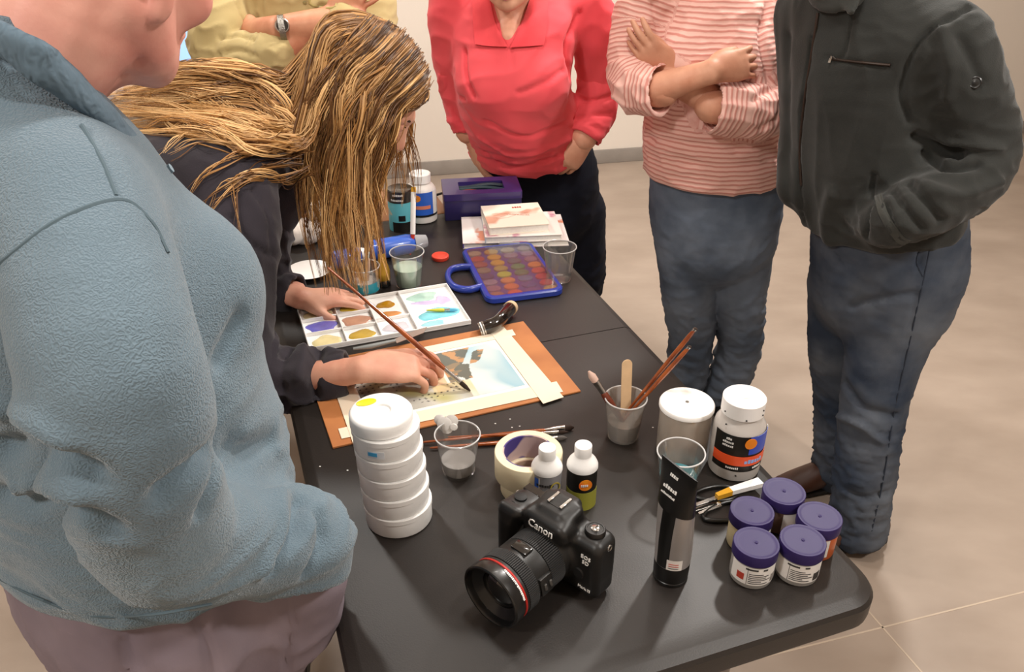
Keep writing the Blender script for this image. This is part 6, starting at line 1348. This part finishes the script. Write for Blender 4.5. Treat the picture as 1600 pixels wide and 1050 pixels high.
# loose wisps over the shoulder and back
wis = [[(478, 236), (440, 242), (380, 240), (332, 262), (296, 300)], [(474, 250), (430, 262), (372, 278), (340, 318), (312, 342)], [(470, 262), (436, 256), (396, 268), (374, 300), (366, 372)], [(468, 225), (410, 206), (340, 198), (286, 214), (248, 246)], [(462, 240), (415, 246), (356, 226), (304, 222), (264, 238)], [(480, 262), (446, 280), (390, 276), (355, 288), (332, 330)], [(480, 275), (455, 290), (425, 272), (385, 276), (358, 300)]]
for w_ in wis:
    for k in range(4):
        j = RNG.normal(0, 6, (5, 2)); pp = [P(w_[0][0] + j[0][0], w_[0][1] + j[0][1], 1.545)] + [back_pt(x + j[m + 1][0], y + j[m + 1][1], .006 + U(0, .006)) for m, (x, y) in enumerate(w_[1:])]
        clump(pp, 3 if k < 2 else 1, .003, (.0007, .0018), (.1, .5, .8), n=18, wob=.004)
V = np.vstack(SV); F = np.vstack(SF)
o = put('hair_locks', V, F, HM, base, origin=B_p.location); o['kind'] = 'stuff'
ca = o.data.color_attributes.new('tint', 'FLOAT_COLOR', 'POINT'); ca.data.foreach_set('color', np.hstack([np.vstack(SC), np.ones((len(V), 1))]).astype(np.float32).ravel())
# ---- the brush in the painter's hand
brush(P(512, 418, 1.475), at(735, 611, .7465), 'long brown paintbrush held in the painter\'s hand', .0044, ferr=.040, hair=.026, flat=.6)

# ================================================================== background: wooden table with cable, desk with laptop
WT = mat('oak_table', '#a8754c', .5, color2='#8c5c38', vscale=6, vlo=.3, vhi=.7, coat=.1)
q0 = np.array(tp(TLEN + .012, .30)[:2]); t = thing('side_table', 'low brown wooden table standing beyond the black table', 'table', (q0[0], q0[1], 0), TROT)
g = G(); g.box((0, -.10, .700), (.26, .62, .728), bev=.003); g.obj('tabletop', WT, t)
for x in (.03, .23):
    for y in (-.06, .58): g = G(); g.box((x - .02, y - .02, 0), (x + .02, y + .02, .701), bev=.003); g.obj('leg', WT, t)
c_ = [np.array((*tp(TLEN + .05, .28 - .0)[:2], .733)), np.array((*tp(TLEN + .12, .24)[:2], .733)), np.array((*tp(TLEN + .16, .17)[:2], .733)), np.array((*tp(TLEN + .12, .08)[:2], .733))]
t2 = G(); o0 = c_[0].copy(); o0[2] = .733; t2.tube([p - o0 for p in catmull(c_, 16)], .004, 8); tag(t2.obj('power_cable', BLACKP, loc=tuple(o0)), 'black cable lying on the brown wooden table', 'cable')
lp = np.array((-1.50, 4.05)); t = thing('desk', 'pale desk by the wall carrying the laptop', 'desk', (lp[0], lp[1], 0), wallrot)
g = G(); g.box((-.6, -.28, .70), (.5, .28, .73), bev=.004); g.obj('tabletop', mat('pale_laminate', '#d9cfd0', .5), t)
for x in (-.55, .45):
    for y in (-.24, .24): g = G(); g.tube([(x, y, 0), (x, y, .701)], .018, 12); g.obj('leg', M_steel, t)
t = thing('laptop', 'open laptop with pale blue screen on the desk', 'laptop', (lp[0] - .02, lp[1], .73), wallrot + .05)
g = G(); g.box((-.17, -.12, 0), (.17, .12, .018), bev=.004); g.obj('base', mat('laptop_silver', '#c8c3c8', .4, metal=.4), t)
g = G(); g.box((-.15, -.07, .018), (.15, .08, .0195)); g.obj('keyboard', BLACKP, t)
sc_m = Matrix.Translation((0, .12, .016)) @ Matrix.Rotation(-.25, 4, 'X')
g = G(); g.box((-.17, -.004, 0), (.17, .004, .225), sc_m, bev=.003); g.obj('screen_lid', BLACKP, t)
g = G(); g.box((-.155, -.0052, .022), (.155, -.004, .212), sc_m); g.obj('display', mat('screen_blue', '#8fb6e8', .3, emit=.9, var=.02), t)
